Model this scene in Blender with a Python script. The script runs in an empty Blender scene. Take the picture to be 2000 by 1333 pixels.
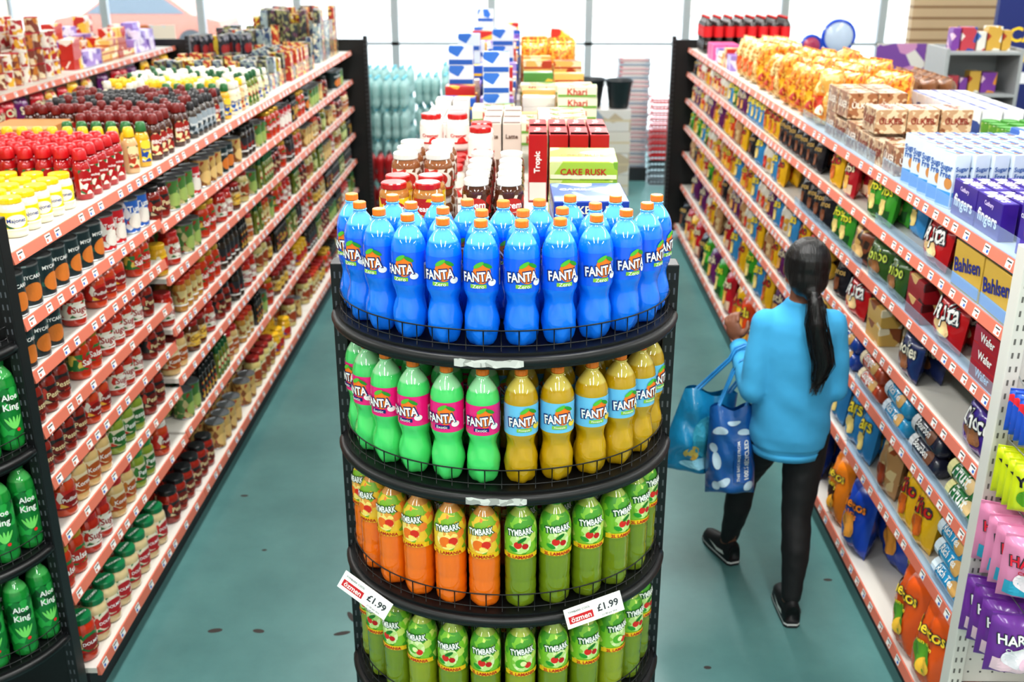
import bpy, bmesh, math, random
from mathutils import Matrix, Vector, noise
import numpy as np
R=random.Random(7)
pi=math.pi; sin=math.sin; cos=math.cos
COL=bpy.context.scene.collection
scene=bpy.context.scene
# ------------------------------------------------------------------ materials
def lin(h):
    o=[]
    for i in (0,2,4):
        c=int(h[i:i+2],16)/255
        o.append(c/12.92 if c<=.04045 else ((c+.055)/1.055)**2.4)
    return (*o,1)
MC={}
def M(h,rough=.45,metal=0,coat=0,transl=0,emit=0,name=None,bump=0,bscale=60):
    k=(h,rough,metal,coat,transl,emit,bump,bscale)
    if k in MC: return MC[k]
    m=bpy.data.materials.new(name or ('paint_'+h)); m.use_nodes=True
    nt=m.node_tree; b=nt.nodes['Principled BSDF']
    b.inputs['Base Color'].default_value=lin(h); b.inputs['Roughness'].default_value=rough
    b.inputs['Metallic'].default_value=metal; b.inputs['Coat Weight'].default_value=coat
    b.inputs['Coat Roughness'].default_value=.06
    if emit:
        b.inputs['Emission Color'].default_value=lin(h); b.inputs['Emission Strength'].default_value=emit
    if bump:
        tc=nt.nodes.new('ShaderNodeTexCoord'); n=nt.nodes.new('ShaderNodeTexNoise'); n.inputs['Scale'].default_value=bscale
        bp=nt.nodes.new('ShaderNodeBump'); bp.inputs['Strength'].default_value=bump; bp.inputs['Distance'].default_value=.01
        nt.links.new(tc.outputs['Object'],n.inputs['Vector']); nt.links.new(n.outputs['Fac'],bp.inputs['Height']); nt.links.new(bp.outputs['Normal'],b.inputs['Normal'])
    if transl:
        t=nt.nodes.new('ShaderNodeBsdfTranslucent'); t.inputs['Color'].default_value=lin(h)
        mx=nt.nodes.new('ShaderNodeMixShader'); mx.inputs[0].default_value=transl
        o=nt.nodes['Material Output']
        nt.links.new(b.outputs[0],mx.inputs[1]); nt.links.new(t.outputs[0],mx.inputs[2]); nt.links.new(mx.outputs[0],o.inputs[0])
    MC[k]=m; return m
def MP(c1,c2,c3,scale=40,rough=.35,w=(.5,.8),coat=.3):
    k=('p',c1,c2,c3,scale,rough,w)
    if k in MC: return MC[k]
    m=bpy.data.materials.new('print_'+c1); m.use_nodes=True
    nt=m.node_tree; b=nt.nodes['Principled BSDF']; b.inputs['Roughness'].default_value=rough; b.inputs['Coat Weight'].default_value=coat
    tc=nt.nodes.new('ShaderNodeTexCoord'); v=nt.nodes.new('ShaderNodeTexVoronoi'); v.inputs['Scale'].default_value=scale
    sp=nt.nodes.new('ShaderNodeSeparateColor'); r=nt.nodes.new('ShaderNodeValToRGB'); r.color_ramp.interpolation='CONSTANT'
    e=r.color_ramp.elements; e[0].color=lin(c1); e[0].position=0; e[1].position=w[0]; e[1].color=lin(c2); x=e.new(w[1]); x.color=lin(c3)
    L=nt.links.new
    L(tc.outputs['Object'],v.inputs['Vector']); L(v.outputs['Color'],sp.inputs[0]); L(sp.outputs[0],r.inputs[0]); L(r.outputs[0],b.inputs['Base Color'])
    MC[k]=m; return m
def clearmat(h='e8f4ff',mixf=.86,name='clear_acrylic'):
    k=('c',h,mixf)
    if k in MC: return MC[k]
    m=bpy.data.materials.new(name); m.use_nodes=True; nt=m.node_tree
    b=nt.nodes['Principled BSDF']; b.inputs['Base Color'].default_value=lin(h); b.inputs['Roughness'].default_value=.08
    t=nt.nodes.new('ShaderNodeBsdfTransparent'); t.inputs[0].default_value=lin(h)
    mx=nt.nodes.new('ShaderNodeMixShader'); mx.inputs[0].default_value=mixf
    nt.links.new(b.outputs[0],mx.inputs[1]); nt.links.new(t.outputs[0],mx.inputs[2]); nt.links.new(mx.outputs[0],nt.nodes['Material Output'].inputs[0])
    MC[k]=m; return m
WHITE=M('f4f4f0'); BLACK=M('0d0e10',.4,name='black_powder_coat'); STEEL=M('b9bcc0',.3,.9); NAVY=M('0a2270'); BOARD=M('d2cfc8',.4,name='white_shelf_enamel'); BACKSHADE=M('9a9792',.5,name='shade_grey_back_panel')  # back panel colour greyed to paint in the shade deep inside the shelves
SALMON=M('cf745e',.45,name='salmon_price_rail'); TICK=M('ecebe8',.5); INK=M('30343c',.6); INKB=M('3a6ac0',.6)
# ------------------------------------------------------------------ mesh builder
class MB:
    def __init__(s): s.v=[];s.f=[];s.m=[];s.sm=[];s.mats=[]
    def slot(s,mat):
        if mat not in s.mats: s.mats.append(mat)
        return s.mats.index(mat)
    def add(s,vs,fs,mat,sm=False,X=None):
        o=len(s.v)
        if X is not None: vs=[X@Vector(p) for p in vs]
        s.v+=[tuple(p) for p in vs]; s.f+=[tuple(i+o for i in f) for f in fs]
        k=s.slot(mat); s.m+=[k]*len(fs); s.sm+=[sm]*len(fs)
    def join(s,o,X=None):
        off=len(s.v)
        s.v+=[tuple(X@Vector(p)) for p in o.v] if X is not None else o.v
        s.f+=[tuple(i+off for i in f) for f in o.f]
        mp=[s.slot(m) for m in o.mats]; s.m+=[mp[i] for i in o.m]; s.sm+=o.sm
    def mesh(s,name='mesh'):
        me=bpy.data.meshes.new(name); me.from_pydata(s.v,[],s.f)
        for m in s.mats: me.materials.append(m)
        me.polygons.foreach_set('material_index',s.m); me.polygons.foreach_set('use_smooth',s.sm); me.update()
        return me
def box(mb,x0,x1,y0,y1,z0,z1,mat,b=0,X=None):
    if b<=0:
        vs=[(x,y,z) for z in(z0,z1) for y in(y0,y1) for x in(x0,x1)]
        mb.add(vs,[(0,2,3,1),(4,5,7,6),(0,1,5,4),(2,6,7,3),(0,4,6,2),(1,3,7,5)],mat,False,X); return
    bm=bmesh.new(); bmesh.ops.create_cube(bm,size=1)
    for v in bm.verts: v.co=Vector(((x0+x1)/2+v.co.x*(x1-x0),(y0+y1)/2+v.co.y*(y1-y0),(z0+z1)/2+v.co.z*(z1-z0)))
    bmesh.ops.bevel(bm,geom=bm.edges[:],offset=b,segments=2,affect='EDGES',profile=.5)
    bm.verts.index_update()
    mb.add([v.co[:] for v in bm.verts],[tuple(v.index for v in f.verts) for f in bm.faces],mat,False,X); bm.free()
def lathe(mb,prof,seg,mat,sm=True,mod=None,caps=(1,1),X=None):
    vs=[];fs=[]
    for r,z in prof:
        for k in range(seg):
            a=2*pi*k/seg; rr=r*(mod(z,a) if mod else 1); vs.append((rr*sin(a),-rr*cos(a),z))
    n=len(prof)
    for i in range(n-1):
        for k in range(seg):
            k1=(k+1)%seg; fs.append((i*seg+k,i*seg+k1,(i+1)*seg+k1,(i+1)*seg+k))
    if caps[0]: fs.append(tuple(reversed(range(seg))))
    if caps[1]: fs.append(tuple((n-1)*seg+k for k in range(seg)))
    mb.add(vs,fs,mat,sm,X)
def tube(mb,pts,r,mat,seg=6,closed=False):
    pts=[Vector(p) for p in pts]; n=len(pts); vs=[];fs=[]
    for i,p in enumerate(pts):
        if closed: d=pts[(i+1)%n]-pts[i-1]
        else: d=pts[min(i+1,n-1)]-pts[max(i-1,0)]
        d.normalize(); up=Vector((0,0,1)) if abs(d.z)<.9 else Vector((1,0,0))
        a=d.cross(up).normalized(); b=d.cross(a)
        rr=r[i] if isinstance(r,(list,tuple)) else r
        for k in range(seg):
            t=2*pi*k/seg; vs.append(p+a*cos(t)*rr+b*sin(t)*rr)
    for i in range(n if closed else n-1):
        j=(i+1)%n
        for k in range(seg):
            k1=(k+1)%seg; fs.append((i*seg+k,i*seg+k1,j*seg+k1,j*seg+k))
    if not closed: fs+= [tuple(range(seg)),tuple((n-1)*seg+k for k in reversed(range(seg)))]
    mb.add(vs,fs,mat,True)
_tc={}
def tgeo(s,bold=.02,shear=0):
    k=(s,bold,shear)
    if k in _tc: return _tc[k]
    cu=bpy.data.curves.new('t','FONT'); cu.body=s; cu.size=1; cu.offset=bold; cu.resolution_u=2; cu.shear=shear; cu.fill_mode='FRONT'
    cu.align_x='CENTER'
    ob=bpy.data.objects.new('t',cu); COL.objects.link(ob); dg=bpy.context.evaluated_depsgraph_get()
    me=bpy.data.meshes.new_from_object(ob.evaluated_get(dg))
    v=np.array([x.co[:2] for x in me.vertices]); f=[tuple(p.vertices) for p in me.polygons]
    bpy.data.objects.remove(ob); bpy.data.curves.remove(cu); bpy.data.meshes.remove(me)
    mn=v.min(0); mx=v.max(0); w=mx[0]-mn[0]; v=(v-(mn+mx)/2)/w
    _tc[k]=(v,f,(mx[1]-mn[1])/w); return _tc[k]
def d_text(mb,s,w,cx,cz,mat,mp,l=2,bold=.02,rot=0,shear=0,hs=1):
    v,f,_=tgeo(s,bold,shear); c,sn=cos(rot),sin(rot)
    mb.add([mp(cx+(x*c-y*hs*sn)*w,cz+(x*sn+y*hs*c)*w,l) for x,y in v],f,mat)
def d_ell(mb,cx,cz,rx,rz,mat,mp,l=1,rot=0,seg=18,rings=3):
    vs=[mp(cx,cz,l)];fs=[];c,sn=cos(rot),sin(rot)
    for j in range(1,rings+1):
        for k in range(seg):
            a=2*pi*k/seg; x=rx*cos(a)*j/rings; y=rz*sin(a)*j/rings; vs.append(mp(cx+x*c-y*sn,cz+x*sn+y*c,l))
    for k in range(seg):
        k1=(k+1)%seg; fs.append((0,1+k,1+k1))
        for j in range(1,rings):
            a=1+(j-1)*seg; b=1+j*seg; fs.append((a+k,b+k,b+k1,a+k1))
    mb.add(vs,fs,mat)
def d_rect(mb,x0,x1,z0,z1,mat,mp,l=1,n=6,m=1):
    vs=[mp(x0+(x1-x0)*i/n,z0+(z1-z0)*j/m,l) for j in range(m+1) for i in range(n+1)]
    mb.add(vs,[(j*(n+1)+i,j*(n+1)+i+1,(j+1)*(n+1)+i+1,(j+1)*(n+1)+i) for j in range(m) for i in range(n)],mat)
def wrap(rf,off=.0007): return lambda x,z,l:((rf(z)+off*(1+l))*sin(x/rf(z)),-(rf(z)+off*(1+l))*cos(x/rf(z)),z)
def flat(y,off=.0006): return lambda x,z,l:(x,y-off*l,z)
# ------------------------------------------------------------------ object helpers
def mk(name,mb,parent=None,loc=(0,0,0),rot=(0,0,0),label=None,cat=None,group=None,kind=None):
    data=mb.mesh(name) if isinstance(mb,MB) else mb
    o=bpy.data.objects.new(name,data); COL.objects.link(o)
    o.location=loc; o.rotation_euler=rot
    if parent: o.parent=parent
    if label: o['label']=label
    if cat: o['category']=cat
    if group: o['group']=group
    if kind: o['kind']=kind
    return o
# ------------------------------------------------------------------ product prototypes
PROTO={}
def reg(kind,var,dim,fn,label,cat):
    if len(label.split())<5: label+=' on a shop shelf'
    PROTO[(kind,var)]=(dim,fn,label,cat)
def jar(r,h,content,lab,lid,txt=None,tc=WHITE,acc=None,lidtxt=False,zl=(.2,.66)):
    def f(lod):
        seg=20 if lod==0 else 8
        b=MB(); pr=[(r*.82,0),(r*.97,h*.03),(r,h*.1),(r,h*.7),(r*.95,h*.79),(r*.8,h*.85),(r*.78,h*.88)]
        lathe(b,pr,seg,content)
        L=MB(); zz=[h*zl[0],h*zl[1]]; lathe(L,[(r*1.012,zz[0]),(r*1.012,zz[1])],seg,lab,caps=(0,0))
        if lod==0:
            mp=wrap(lambda z:r*1.015,.0004); zc=(zz[0]+zz[1])/2; hh=zz[1]-zz[0]
            if acc: d_ell(L,0,zc,r*.8,hh*.36,acc,mp,1)
            if txt: d_text(L,txt,r*1.45,0,zc,tc,mp,2)
            d_rect(L,-r*3,r*3,zz[0],zz[0]+hh*.1,acc or tc,mp,1,20)
        C=MB(); lathe(C,[(r*.84,h*.86),(r*.86,h*.87),(r*.86,h*.975),(r*.8,h)],seg,lid,sm=lod>0)
        if lidtxt and lod==0: d_text(C,txt,r*1.3,0,0,WHITE,lambda x,y,l:(x,y,h+.0004),1)
        return [('body',b),('lid',C),('label',L)]
    return f
def can(r,h,lab,txt=None,tc=WHITE,acc=None,top=STEEL):
    def f(lod):
        seg=20 if lod==0 else 8
        b=MB(); lathe(b,[(r*.97,0),(r,h*.015),(r,h*.03),(r*.97,h*.05),(r*.97,h*.95),(r,h*.965),(r,h),(r*.93,h),(r*.92,h*.975)],seg,top,sm=False)
        L=MB(); lathe(L,[(r*.99,h*.05),(r*.99,h*.95)],seg,lab,caps=(0,0))
        if lod==0:
            mp=wrap(lambda z:r,.0005)
            if acc: d_ell(L,0,h*.36,r*.75,h*.22,acc,mp,1); d_ell(L,r*3.1,h*.45,r*.75,h*.3,acc,mp,1)
            if txt: d_text(L,txt,r*1.5,0,h*.72,tc,mp,2); d_text(L,txt,r*1.2,r*3.1,h*.5,tc,mp,2)
        return [('body',b),('label',L)]
    return f
def sbottle(r,h,body,cap,lab,txt=None,tc=WHITE,capr=.55):
    def f(lod):
        seg=18 if lod==0 else 8
        b=MB(); md=lambda z,a:1-.22*abs(cos(a))**2
        lathe(b,[(r*.85,0),(r,h*.03),(r,h*.35),(r*.93,h*.5),(r*.98,h*.62),(r*.8,h*.74),(r*.5,h*.8)],seg,body,mod=md)
        C=MB(); lathe(C,[(r*capr,h*.79),(r*capr*1.02,h*.8),(r*capr*.9,h*.95),(r*capr*.7,h)],seg,cap)
        L=MB(); rr=r*.79*1.02; 
        d_rect(L,-r*.75,r*.75,h*.12,h*.6,lab,lambda x,z,l:(x,-rr*math.sqrt(max(0.1,1-(x/(r*1.02))**2))-.0006*l,z),2,8)
        d_rect(L,-r*.75,r*.75,h*.12,h*.6,lab,lambda x,z,l:(-x,rr*math.sqrt(max(0.1,1-(x/(r*1.02))**2))+.0006*l,z),2,8)
        if txt and lod==0: d_text(L,txt,r*1.3,0,h*.4,tc,lambda x,z,l:(x,-rr*math.sqrt(max(0.1,1-(x/(r*1.02))**2))-.0006*l,z),4)
        return [('body',b),('cap',C),('label',L)]
    return f
def carton(w,d,h,base,top=None,band=None,txts=(),acc=None,open_=False):
    def f(lod):
        b=MB(); box(b,-w/2,w/2,-d/2,d/2,0,h,base,.002 if lod==0 else 0)
        fr=flat(-d/2); bk=lambda x,z,l:(-x,d/2+.0006*l,z); lf=lambda x,z,l:(-w/2-.0006*l,-x,z); rt=lambda x,z,l:(w/2+.0006*l,x,z); tp=lambda x,y,l:(x,y-d/2,h+.0006*l)
        for mp,ww,hh in((fr,w,h),(bk,w,h),(lf,d,h),(rt,d,h),(tp,w,d)):
            e=.003
            if band: d_rect(b,-ww/2+e,ww/2-e,e+hh*.02,hh*.3,band,mp,1,1)
            if top and mp is tp: d_rect(b,-ww/2+e,ww/2-e,e,hh-e,top,mp,1,1)
            if lod==0:
                if acc: d_ell(b,ww*.22,hh*.45,min(ww,hh)*.26,min(ww,hh)*.24,acc,mp,2)
                for t in txts: 
                    if ww>w*.45 or len(t)>4: d_text(b,t[0],t[1]*(ww/w if ww<w else 1),0,hh*t[2],t[3],mp,3,rot=t[4] if len(t)>4 else 0)
        return [('body',b)]
    return f
def bag(w,h,t,mat,txt=None,tc=WHITE,acc=None,acc2=None,seam=None,bandm=None,sub=None,wr=1.0):
    def f(lod):
        nx,nz=(12,14) if lod==0 else (4,5)
        b=MB()
        def T(x,z):
            u=min(1,abs(2*x/w)); q=min(1,abs(2*z/h-1))
            base=(1-u**3)**.7*(1-q**5)**.6
            return t/2*base*(1.0+.12*wr*sin(19*x/w+7*z/h)+.1*wr*sin(11*z/h-9*x/w))
        for s in(1,-1):
            vs=[(x,-s*T(x,z),z) for z in [h*j/nz for j in range(nz+1)] for x in [-w/2+w*i/nx for i in range(nx+1)]]
            fs=[]
            for j in range(nz):
                for i in range(nx):
                    q=(j*(nx+1)+i,j*(nx+1)+i+1,(j+1)*(nx+1)+i+1,(j+1)*(nx+1)+i); fs.append(q if s==1 else q[::-1])
            b.add(vs,fs,mat,True)
        o=.0035 if t>.05 else .002
        mp=lambda x,z,l:(x,-T(x,z)-o*.5-o*.35*l,z)
        if lod==0:
            if bandm: d_rect(b,-w*.42,w*.42,h*.1,h*.34,bandm,mp,0,10,4)
            if acc: d_ell(b,0,h*.36,w*.3,h*.17,acc,mp,1,rings=4)
            if acc2: d_ell(b,w*.16,h*.3,w*.17,h*.1,acc2,mp,2,rot=.6)
            if txt: d_text(b,txt,w*.82,0,h*.7,INK,mp,2,bold=.06,rot=.12,hs=1.2); d_text(b,txt,w*.78,0,h*.7,tc,mp,3,bold=.02,rot=.12,hs=1.2)
            if sub: d_text(b,sub,w*.5,0,h*.53,tc,mp,3,rot=.1)
        sm=seam or mat
        box(b,-w/2,w/2,-.0015,.0015,h*.985,h*1.03,sm)
        return [('body',b)]
    return f
def roll(r,w,mat,end,txt=None,tc=WHITE,acc=None):
    def f(lod):
        seg=14 if lod==0 else 7
        b=MB(); X=Matrix.Translation((0,0,r))@Matrix.Rotation(pi/2,4,'Y')
        lathe(b,[(r*.3,-w/2),(r*.9,-w*.47),(r,-w*.44),(r,w*.44),(r*.9,w*.47),(r*.3,w/2)],seg,mat,X=X)
        if lod==0:
            rr=r+.0008
            mp=lambda x,z,l:(x,-(rr+.0006*l)*cos(z/r-.0),r+(rr+.0006*l)*sin(z/r))
            d_rect(b,-w*.45,-w*.3,-r*1.2,r*2.0,end,mp,1,1,8)
            if acc: d_ell(b,w*.25,r*.5,w*.14,r*.7,acc,mp,1)
            if txt: d_text(b,txt,w*.5,-w*.03,r*.6,tc,mp,2)
        return [('body',b)]
    return f
c=M
G=lambda h:c(h,.12,coat=.8)
reg('sauce_jar','red',(.082,.082,.12),jar(.037,.12,G('b82810'),MP('e6dfce','c4281c','2e6b34',55),c('b8181a',.3,coat=.5),'Sugo',c('a01818'),c('ece8e0')),'tomato sauce jar with red metal lid and white label','jar')
reg('sauce_jar','gold',(.082,.082,.13),jar(.037,.13,G('c43810'),MP('2f7a3a','e9c95a','c62a1c',60),c('d4a634',.25,.4),'Salsa',WHITE,c('b8281c')),'tomato sauce jar with gold lid and green label','jar')
reg('sauce_jar','white',(.082,.082,.12),jar(.037,.12,G('c8461e'),MP('c82a20','ece6d8','e7b93f',50),c('e0ddd6',.35),'Pudliszki',WHITE,c('8a1414')),'tomato sauce jar with white lid and red label','jar')
reg('sauce_jar','black',(.082,.082,.125),jar(.037,.125,G('8e2012'),MP('242426','c83c2c','d0c098',50),c('18181a',.3,coat=.5),'Pesto',c('e8d8a8'),c('6c1a12')),'dark red sauce jar with black lid and black label','jar')
reg('sauce_jar','green',(.082,.082,.125),jar(.037,.125,G('8aa034'),MP('e6dec0','3f8a3a','c83a24',50),c('2f8a40',.3,coat=.5),'Pesto',WHITE,c('2c6a30')),'green pesto jar with green lid','jar')
reg('sauce_jar','cream',(.082,.082,.125),jar(.037,.125,G('dcbc80'),MP('ecdcb8','c87a28','b03020',50),c('c01f20',.3,coat=.5),'Korma',WHITE,c('b0561c')),'creamy curry sauce jar with red lid','jar')
reg('sauce_jar','brown',(.078,.078,.115),jar(.036,.115,G('603214'),MP('e0cc9c','7e341c','c89a3c',60),c('a02020',.3),'Curry',c('6e1a10'),c('e8c050')),'brown curry sauce jar with red lid','jar')
reg('pasta_sauce_jar','a',(.09,.09,.15),jar(.041,.15,G('d0bc90'),MP('eee6d0','d9352a','1d7a46',45),c('0f7344',.3,coat=.5),'DOLMIO',c('fafafa'),c('b3202a'),True),'pasta sauce jar with green lid and printed label','jar')
reg('pasta_sauce_jar','b',(.09,.09,.15),jar(.041,.15,G('b83214'),MP('1d7a3a','f0d9a0','c6281e',45),c('10703f',.3,coat=.5),'DOLMIO',c('fafafa'),c('8d1a18'),True),'red pasta sauce jar with green lid','jar')
reg('pickle_jar','olive',(.085,.085,.13),jar(.039,.13,G('6f782a'),MP('2f5a24','d0c690','8a9a34',50),c('c8a240',.25,.4),None,acc=c('c9d08a')),'pickle jar with olive green contents and gold lid','jar')
reg('pickle_jar','pale',(.085,.085,.14),jar(.039,.14,G('c8b878'),MP('e4dab4','9a421c','4f7a38',50),c('8c2420',.3),None,acc=c('9a421c')),'jar of pale pickles with dark red lid','jar')
reg('mustard_jar','a',(.075,.075,.11),jar(.034,.11,G('d4a424'),MP('e8c02c','eee6d0','20449a',50),c('e0b01e',.3),None,acc=c('b82018')),'mustard jar with yellow lid','jar')
reg('mayonnaise_jar','a',(.092,.092,.13),jar(.043,.13,G('e8dfc4'),MP('f2ce14','f2ce14','1c5c34',40,w=(.5,.9)),c('eac614',.3,coat=.4),'Majonez',c('1b3a8c'),c('fdf6d8')),'mayonnaise jar with yellow lid and yellow label','jar')
reg('mayonnaise_jar','b',(.092,.092,.13),jar(.043,.13,G('e6dcc0'),MP('e0dcc8','2c5a2e','f6d417',40),c('e4c018',.3,coat=.4),'Majo',c('1a1a1a'),c('f6d417')),'mayonnaise jar with yellow lid and white label','jar')
reg('spread_jar','choc',(.094,.094,.125),jar(.043,.125,G('4b2310'),MP('4a2414','e4d6c4','b5281e',45),c('e6e4e0',.3,coat=.4),'Krem',WHITE,c('b5281e')),'chocolate spread jar with white lid','jar')
reg('spread_jar','peanut',(.096,.096,.125),jar(.044,.125,G('b07434'),MP('e4c21c','b01818','f0e0a0',35),c('b81414',.3,coat=.4),'Peanut',WHITE,c('b01818')),'peanut butter jar with red lid and yellow label','jar')
reg('spread_jar','redlid',(.1,.1,.14),jar(.046,.14,G('e4e0d8'),MP('e8e4dc','d4302c','e8e4dc',35,w=(.7,.85)),c('bc181a',.3,coat=.4),'Creamer',c('b81818'),None),'white jar with red lid','jar')
reg('spread_jar','whitelid',(.1,.1,.14),jar(.046,.14,G('8a5430'),MP('e4dfd4','c9352a','7a4424',35),c('e0deda',.3,coat=.4),None,acc=c('b5281e')),'brown spread jar with white lid','jar')
reg('spice_jar','dark',(.06,.06,.13),jar(.027,.13,G('30241a'),MP('2c2c32','9a281c','c8b890',60),c('101012',.3)),'small dark seasoning jar with black lid','jar')
reg('spice_jar','tan',(.06,.06,.12),jar(.027,.12,G('b88438'),MP('d0c088','9a5a24','4a6a34',60),c('c03820',.3)),'small spice jar with red lid','jar')
reg('food_can','dark',(.08,.08,.11),can(.038,.11,MP('1a3034','1a3034','2f6a5a',50,w=(.7,.9)),'MYCAKA',WHITE,c('c8742c')),'dark food can with white lettering','can')
reg('food_can','redwhite',(.08,.08,.11),can(.038,.11,MP('c0202a','e4e0d8','c01f2a',45),'Tomato',WHITE,c('e0dad0')),'red and white food can','can')
reg('food_can','blue',(.08,.08,.11),can(.038,.11,MP('2a64b8','e0e2e6','c8302a',45),'Tuna',WHITE,c('e0dad0')),'blue and white food can','can')
reg('food_can','tan',(.08,.08,.11),can(.038,.11,MP('c0a060','7c4a24','9a3a24',50),None,WHITE,c('d8b878')),'tan printed food can','can')
reg('food_can','green',(.08,.08,.11),can(.038,.11,MP('4b7a3a','c0b480','9a3428',50),None,WHITE,c('9ab060')),'green food can','can')
reg('food_can','tall',(.062,.062,.15),can(.029,.15,MP('1c2028','303848','8a8a92',50),None,WHITE,c('8a1c1c')),'slim dark drink can','can')
reg('noodle_pot','a',(.11,.11,.1),can(.047,.1,MP('b82830','e4d4b8','d8882c',35),None,WHITE,c('e8c050'),c('d8d0c4')),'paper noodle pot in red and cream','pot')
reg('noodle_pot','b',(.11,.11,.1),can(.047,.1,MP('e0d8cc','a82a34','d8a838',35),None,WHITE,c('a01c28'),c('e0dcd4')),'paper noodle pot in white and red','pot')
reg('noodle_pot','c',(.11,.11,.1),can(.047,.1,MP('7a3a2c','d8c8a8','b8742c',35),None,WHITE,c('e0a838'),c('b01c28')),'paper noodle pot in brown and cream','pot')
reg('drink_can','greenlid',(.08,.08,.14),can(.038,.14,MP('5f9a3c','e0e4d0','8ab84a',45),None,WHITE,c('f0f4e0'),c('4f9a3e')),'green printed canister','can')
reg('ketchup_bottle','red',(.075,.06,.2),sbottle(.036,.2,G('a80e16'),c('b81018',.3),MP('a01018','e8e0d0','1c6a3a',50),'Ketchup',WHITE,.8),'red ketchup squeeze bottle with red cap','bottle')
reg('sauce_bottle','brown',(.07,.055,.2),sbottle(.033,.2,G('481c0c'),c('701410',.3),MP('9e241c','e8d8a8','1a1a1a',50),'BBQ',WHITE,.7),'brown barbecue sauce bottle','bottle')
reg('sauce_bottle','dark',(.07,.055,.19),sbottle(.033,.19,G('3c3028'),c('2c2a2c',.3),MP('9ca8b0','2c3a40','e8e4d8',50),'Sauce',WHITE,.6),'dark sauce bottle with grey label','bottle')
reg('sauce_bottle','yellow',(.07,.055,.19),sbottle(.033,.19,G('d9a81c'),c('2a6a34',.3),MP('f0d040','204a9a','f6f0e0',50),'Mustard',c('204a9a'),.7),'yellow mustard squeeze bottle with green cap','bottle')
reg('sauce_bottle','white',(.07,.055,.19),sbottle(.033,.19,G('e0d8c0'),c('dcd8cc',.3),MP('ece4c8','2a5aa8','e0c030',50),'Mayo',c('1a3a8c'),.7),'white mayonnaise squeeze bottle','bottle')
reg('sauce_bottle','beige',(.07,.055,.19),sbottle(.033,.19,G('d0a878'),c('e0b81c',.3),MP('e4d0a0','a83a20','2c6a3a',50),'Garlic',c('a02018'),.7),'beige dressing bottle with yellow cap','bottle')
reg('sauce_bottle','black',(.06,.05,.22),sbottle(.027,.22,G('1f1a16'),c('101010',.3),MP('1a1a1c','c8a038','a02018',50),None,WHITE,.6),'black soy sauce bottle','bottle')
reg('sauce_bottle','green',(.06,.05,.2),sbottle(.027,.2,G('6c7a24'),c('1c5a30',.3),MP('d8d4a0','3a6a2c','b02018',50),None,WHITE,.6),'green oil bottle with printed label','bottle')
def C(kind,var,w,d,h,base,lab,cat='box',**k): reg(kind,var,(w+.004,d+.004,h),carton(w,d,h,base,**k),lab,cat)
C('cake_rusk_box','green',.22,.25,.06,MP('a0c038','d0d890','78a42c',12),'green cake rusk box',txts=(('CAKE RUSK',.15,.45,c('b81c14')),),band=c('e4e4c4'))
C('cake_rusk_box','blue',.22,.25,.065,c('1d3f9c',.3),'blue cake rusk box',txts=(('CAKE RUSK',.17,.62,c('f6ecc0')),),band=c('b8c8e4'),top=MP('2c50a8','7a94c8','d8d0bc',14))
C('biscuit_box','tallwhite',.075,.16,.21,c('dcd8d2',.35),'tall white biscuit box',band=c('8a3a2c'),txts=(('CHOC',.05,.75,c('5a2a1c')),))
C('biscuit_box','tallbrown',.075,.16,.21,c('c8beb2',.35),'tall beige and brown biscuit box',band=c('5a3420'),txts=(('Latte',.05,.75,c('4a2a18')),))
C('biscuit_box','tallred',.068,.18,.25,c('a81218',.3),'tall red biscuit box',txts=(('Tropic',.08,.6,WHITE,pi/2),),band=c('d8d4d0'),top=c('b82428'))
C('biscuit_box','cream',.2,.12,.055,c('dcdac0',.35),'cream biscuit box with green print',band=c('6a9a3c'),txts=(('Khari',.1,.55,c('b8302a')),),top=MP('e0dfc4','7aa84a','c8402a',18))
C('biscuit_box','blueyellow',.18,.1,.06,c('1f56b0',.3),'blue and yellow cake box',band=c('e8b820'),top=MP('2a60b8','e8c830','e0e0e0',14))
C('biscuit_box','lightblue',.13,.07,.1,MP('d0d8e4','2a6ac0','e0e0e0',18),'white and blue carton',band=c('1f56a8'))
C('biscuit_box','purple',.17,.1,.055,MP('9a80c4','6a48a0','d8d0e0',14),'lilac biscuit box')
C('biscuit_box','tanorange',.18,.11,.05,MP('d8b060','e4d8b4','a8381c',14),'orange printed biscuit box',band=c('a8381c'))
C('biscuit_box','redyellow',.15,.1,.07,MP('b8281c','e0b438','e0d8cc',16),'red and yellow biscuit box')
C('biscuit_box','greenwhite',.17,.1,.05,MP('4a8a3c','e0dccc','d8b840',16),'green and white biscuit box')
C('biscuit_box','plainwhite',.17,.1,.05,MP('dcd8d0','b8a078','c8c4bc',16),'white and beige biscuit box')
C('biscuit_box','violet',.19,.05,.12,c('3a1c8a',.3,coat=.3),'purple chocolate fingers box',txts=(('fingers',.15,.4,WHITE),('Cadbury',.07,.8,c('e8d8f8'))),top=c('40229a'))
C('biscuit_box','violetcookies',.09,.06,.17,c('3c1f90',.3,coat=.3),'purple cookies box',txts=(('COOKIES',.075,.7,WHITE),),acc=c('b87838'),band=c('5230a8'))
C('biscuit_box','sugarfree',.085,.06,.19,c('d4e0ec',.3),'white and light blue sugar free biscuit box',band=c('4a9ad4'),txts=(('Sugar',.07,.72,c('1d5aa8')),('Free',.06,.6,c('1d5aa8'))),acc=c('c88a48'))
C('biscuit_box','bahlsen',.17,.07,.12,c('d9b24a',.35),'mustard yellow biscuit box',txts=(('Bahlsen',.15,.6,c('1c2a8c'),.2),),band=c('8fb4d8'))
C('biscuit_box','redchoc',.16,.07,.045,c('a81018',.3,coat=.4),'red chocolate biscuit box',txts=(('Wafer',.08,.5,WHITE),),top=MP('b81828','e0c8b8','8a0c14',16))
C('biscuit_box','darkred',.13,.07,.06,MP('9c1420','d8b070','4a0a0c',24),'dark red biscuit packet box')
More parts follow.
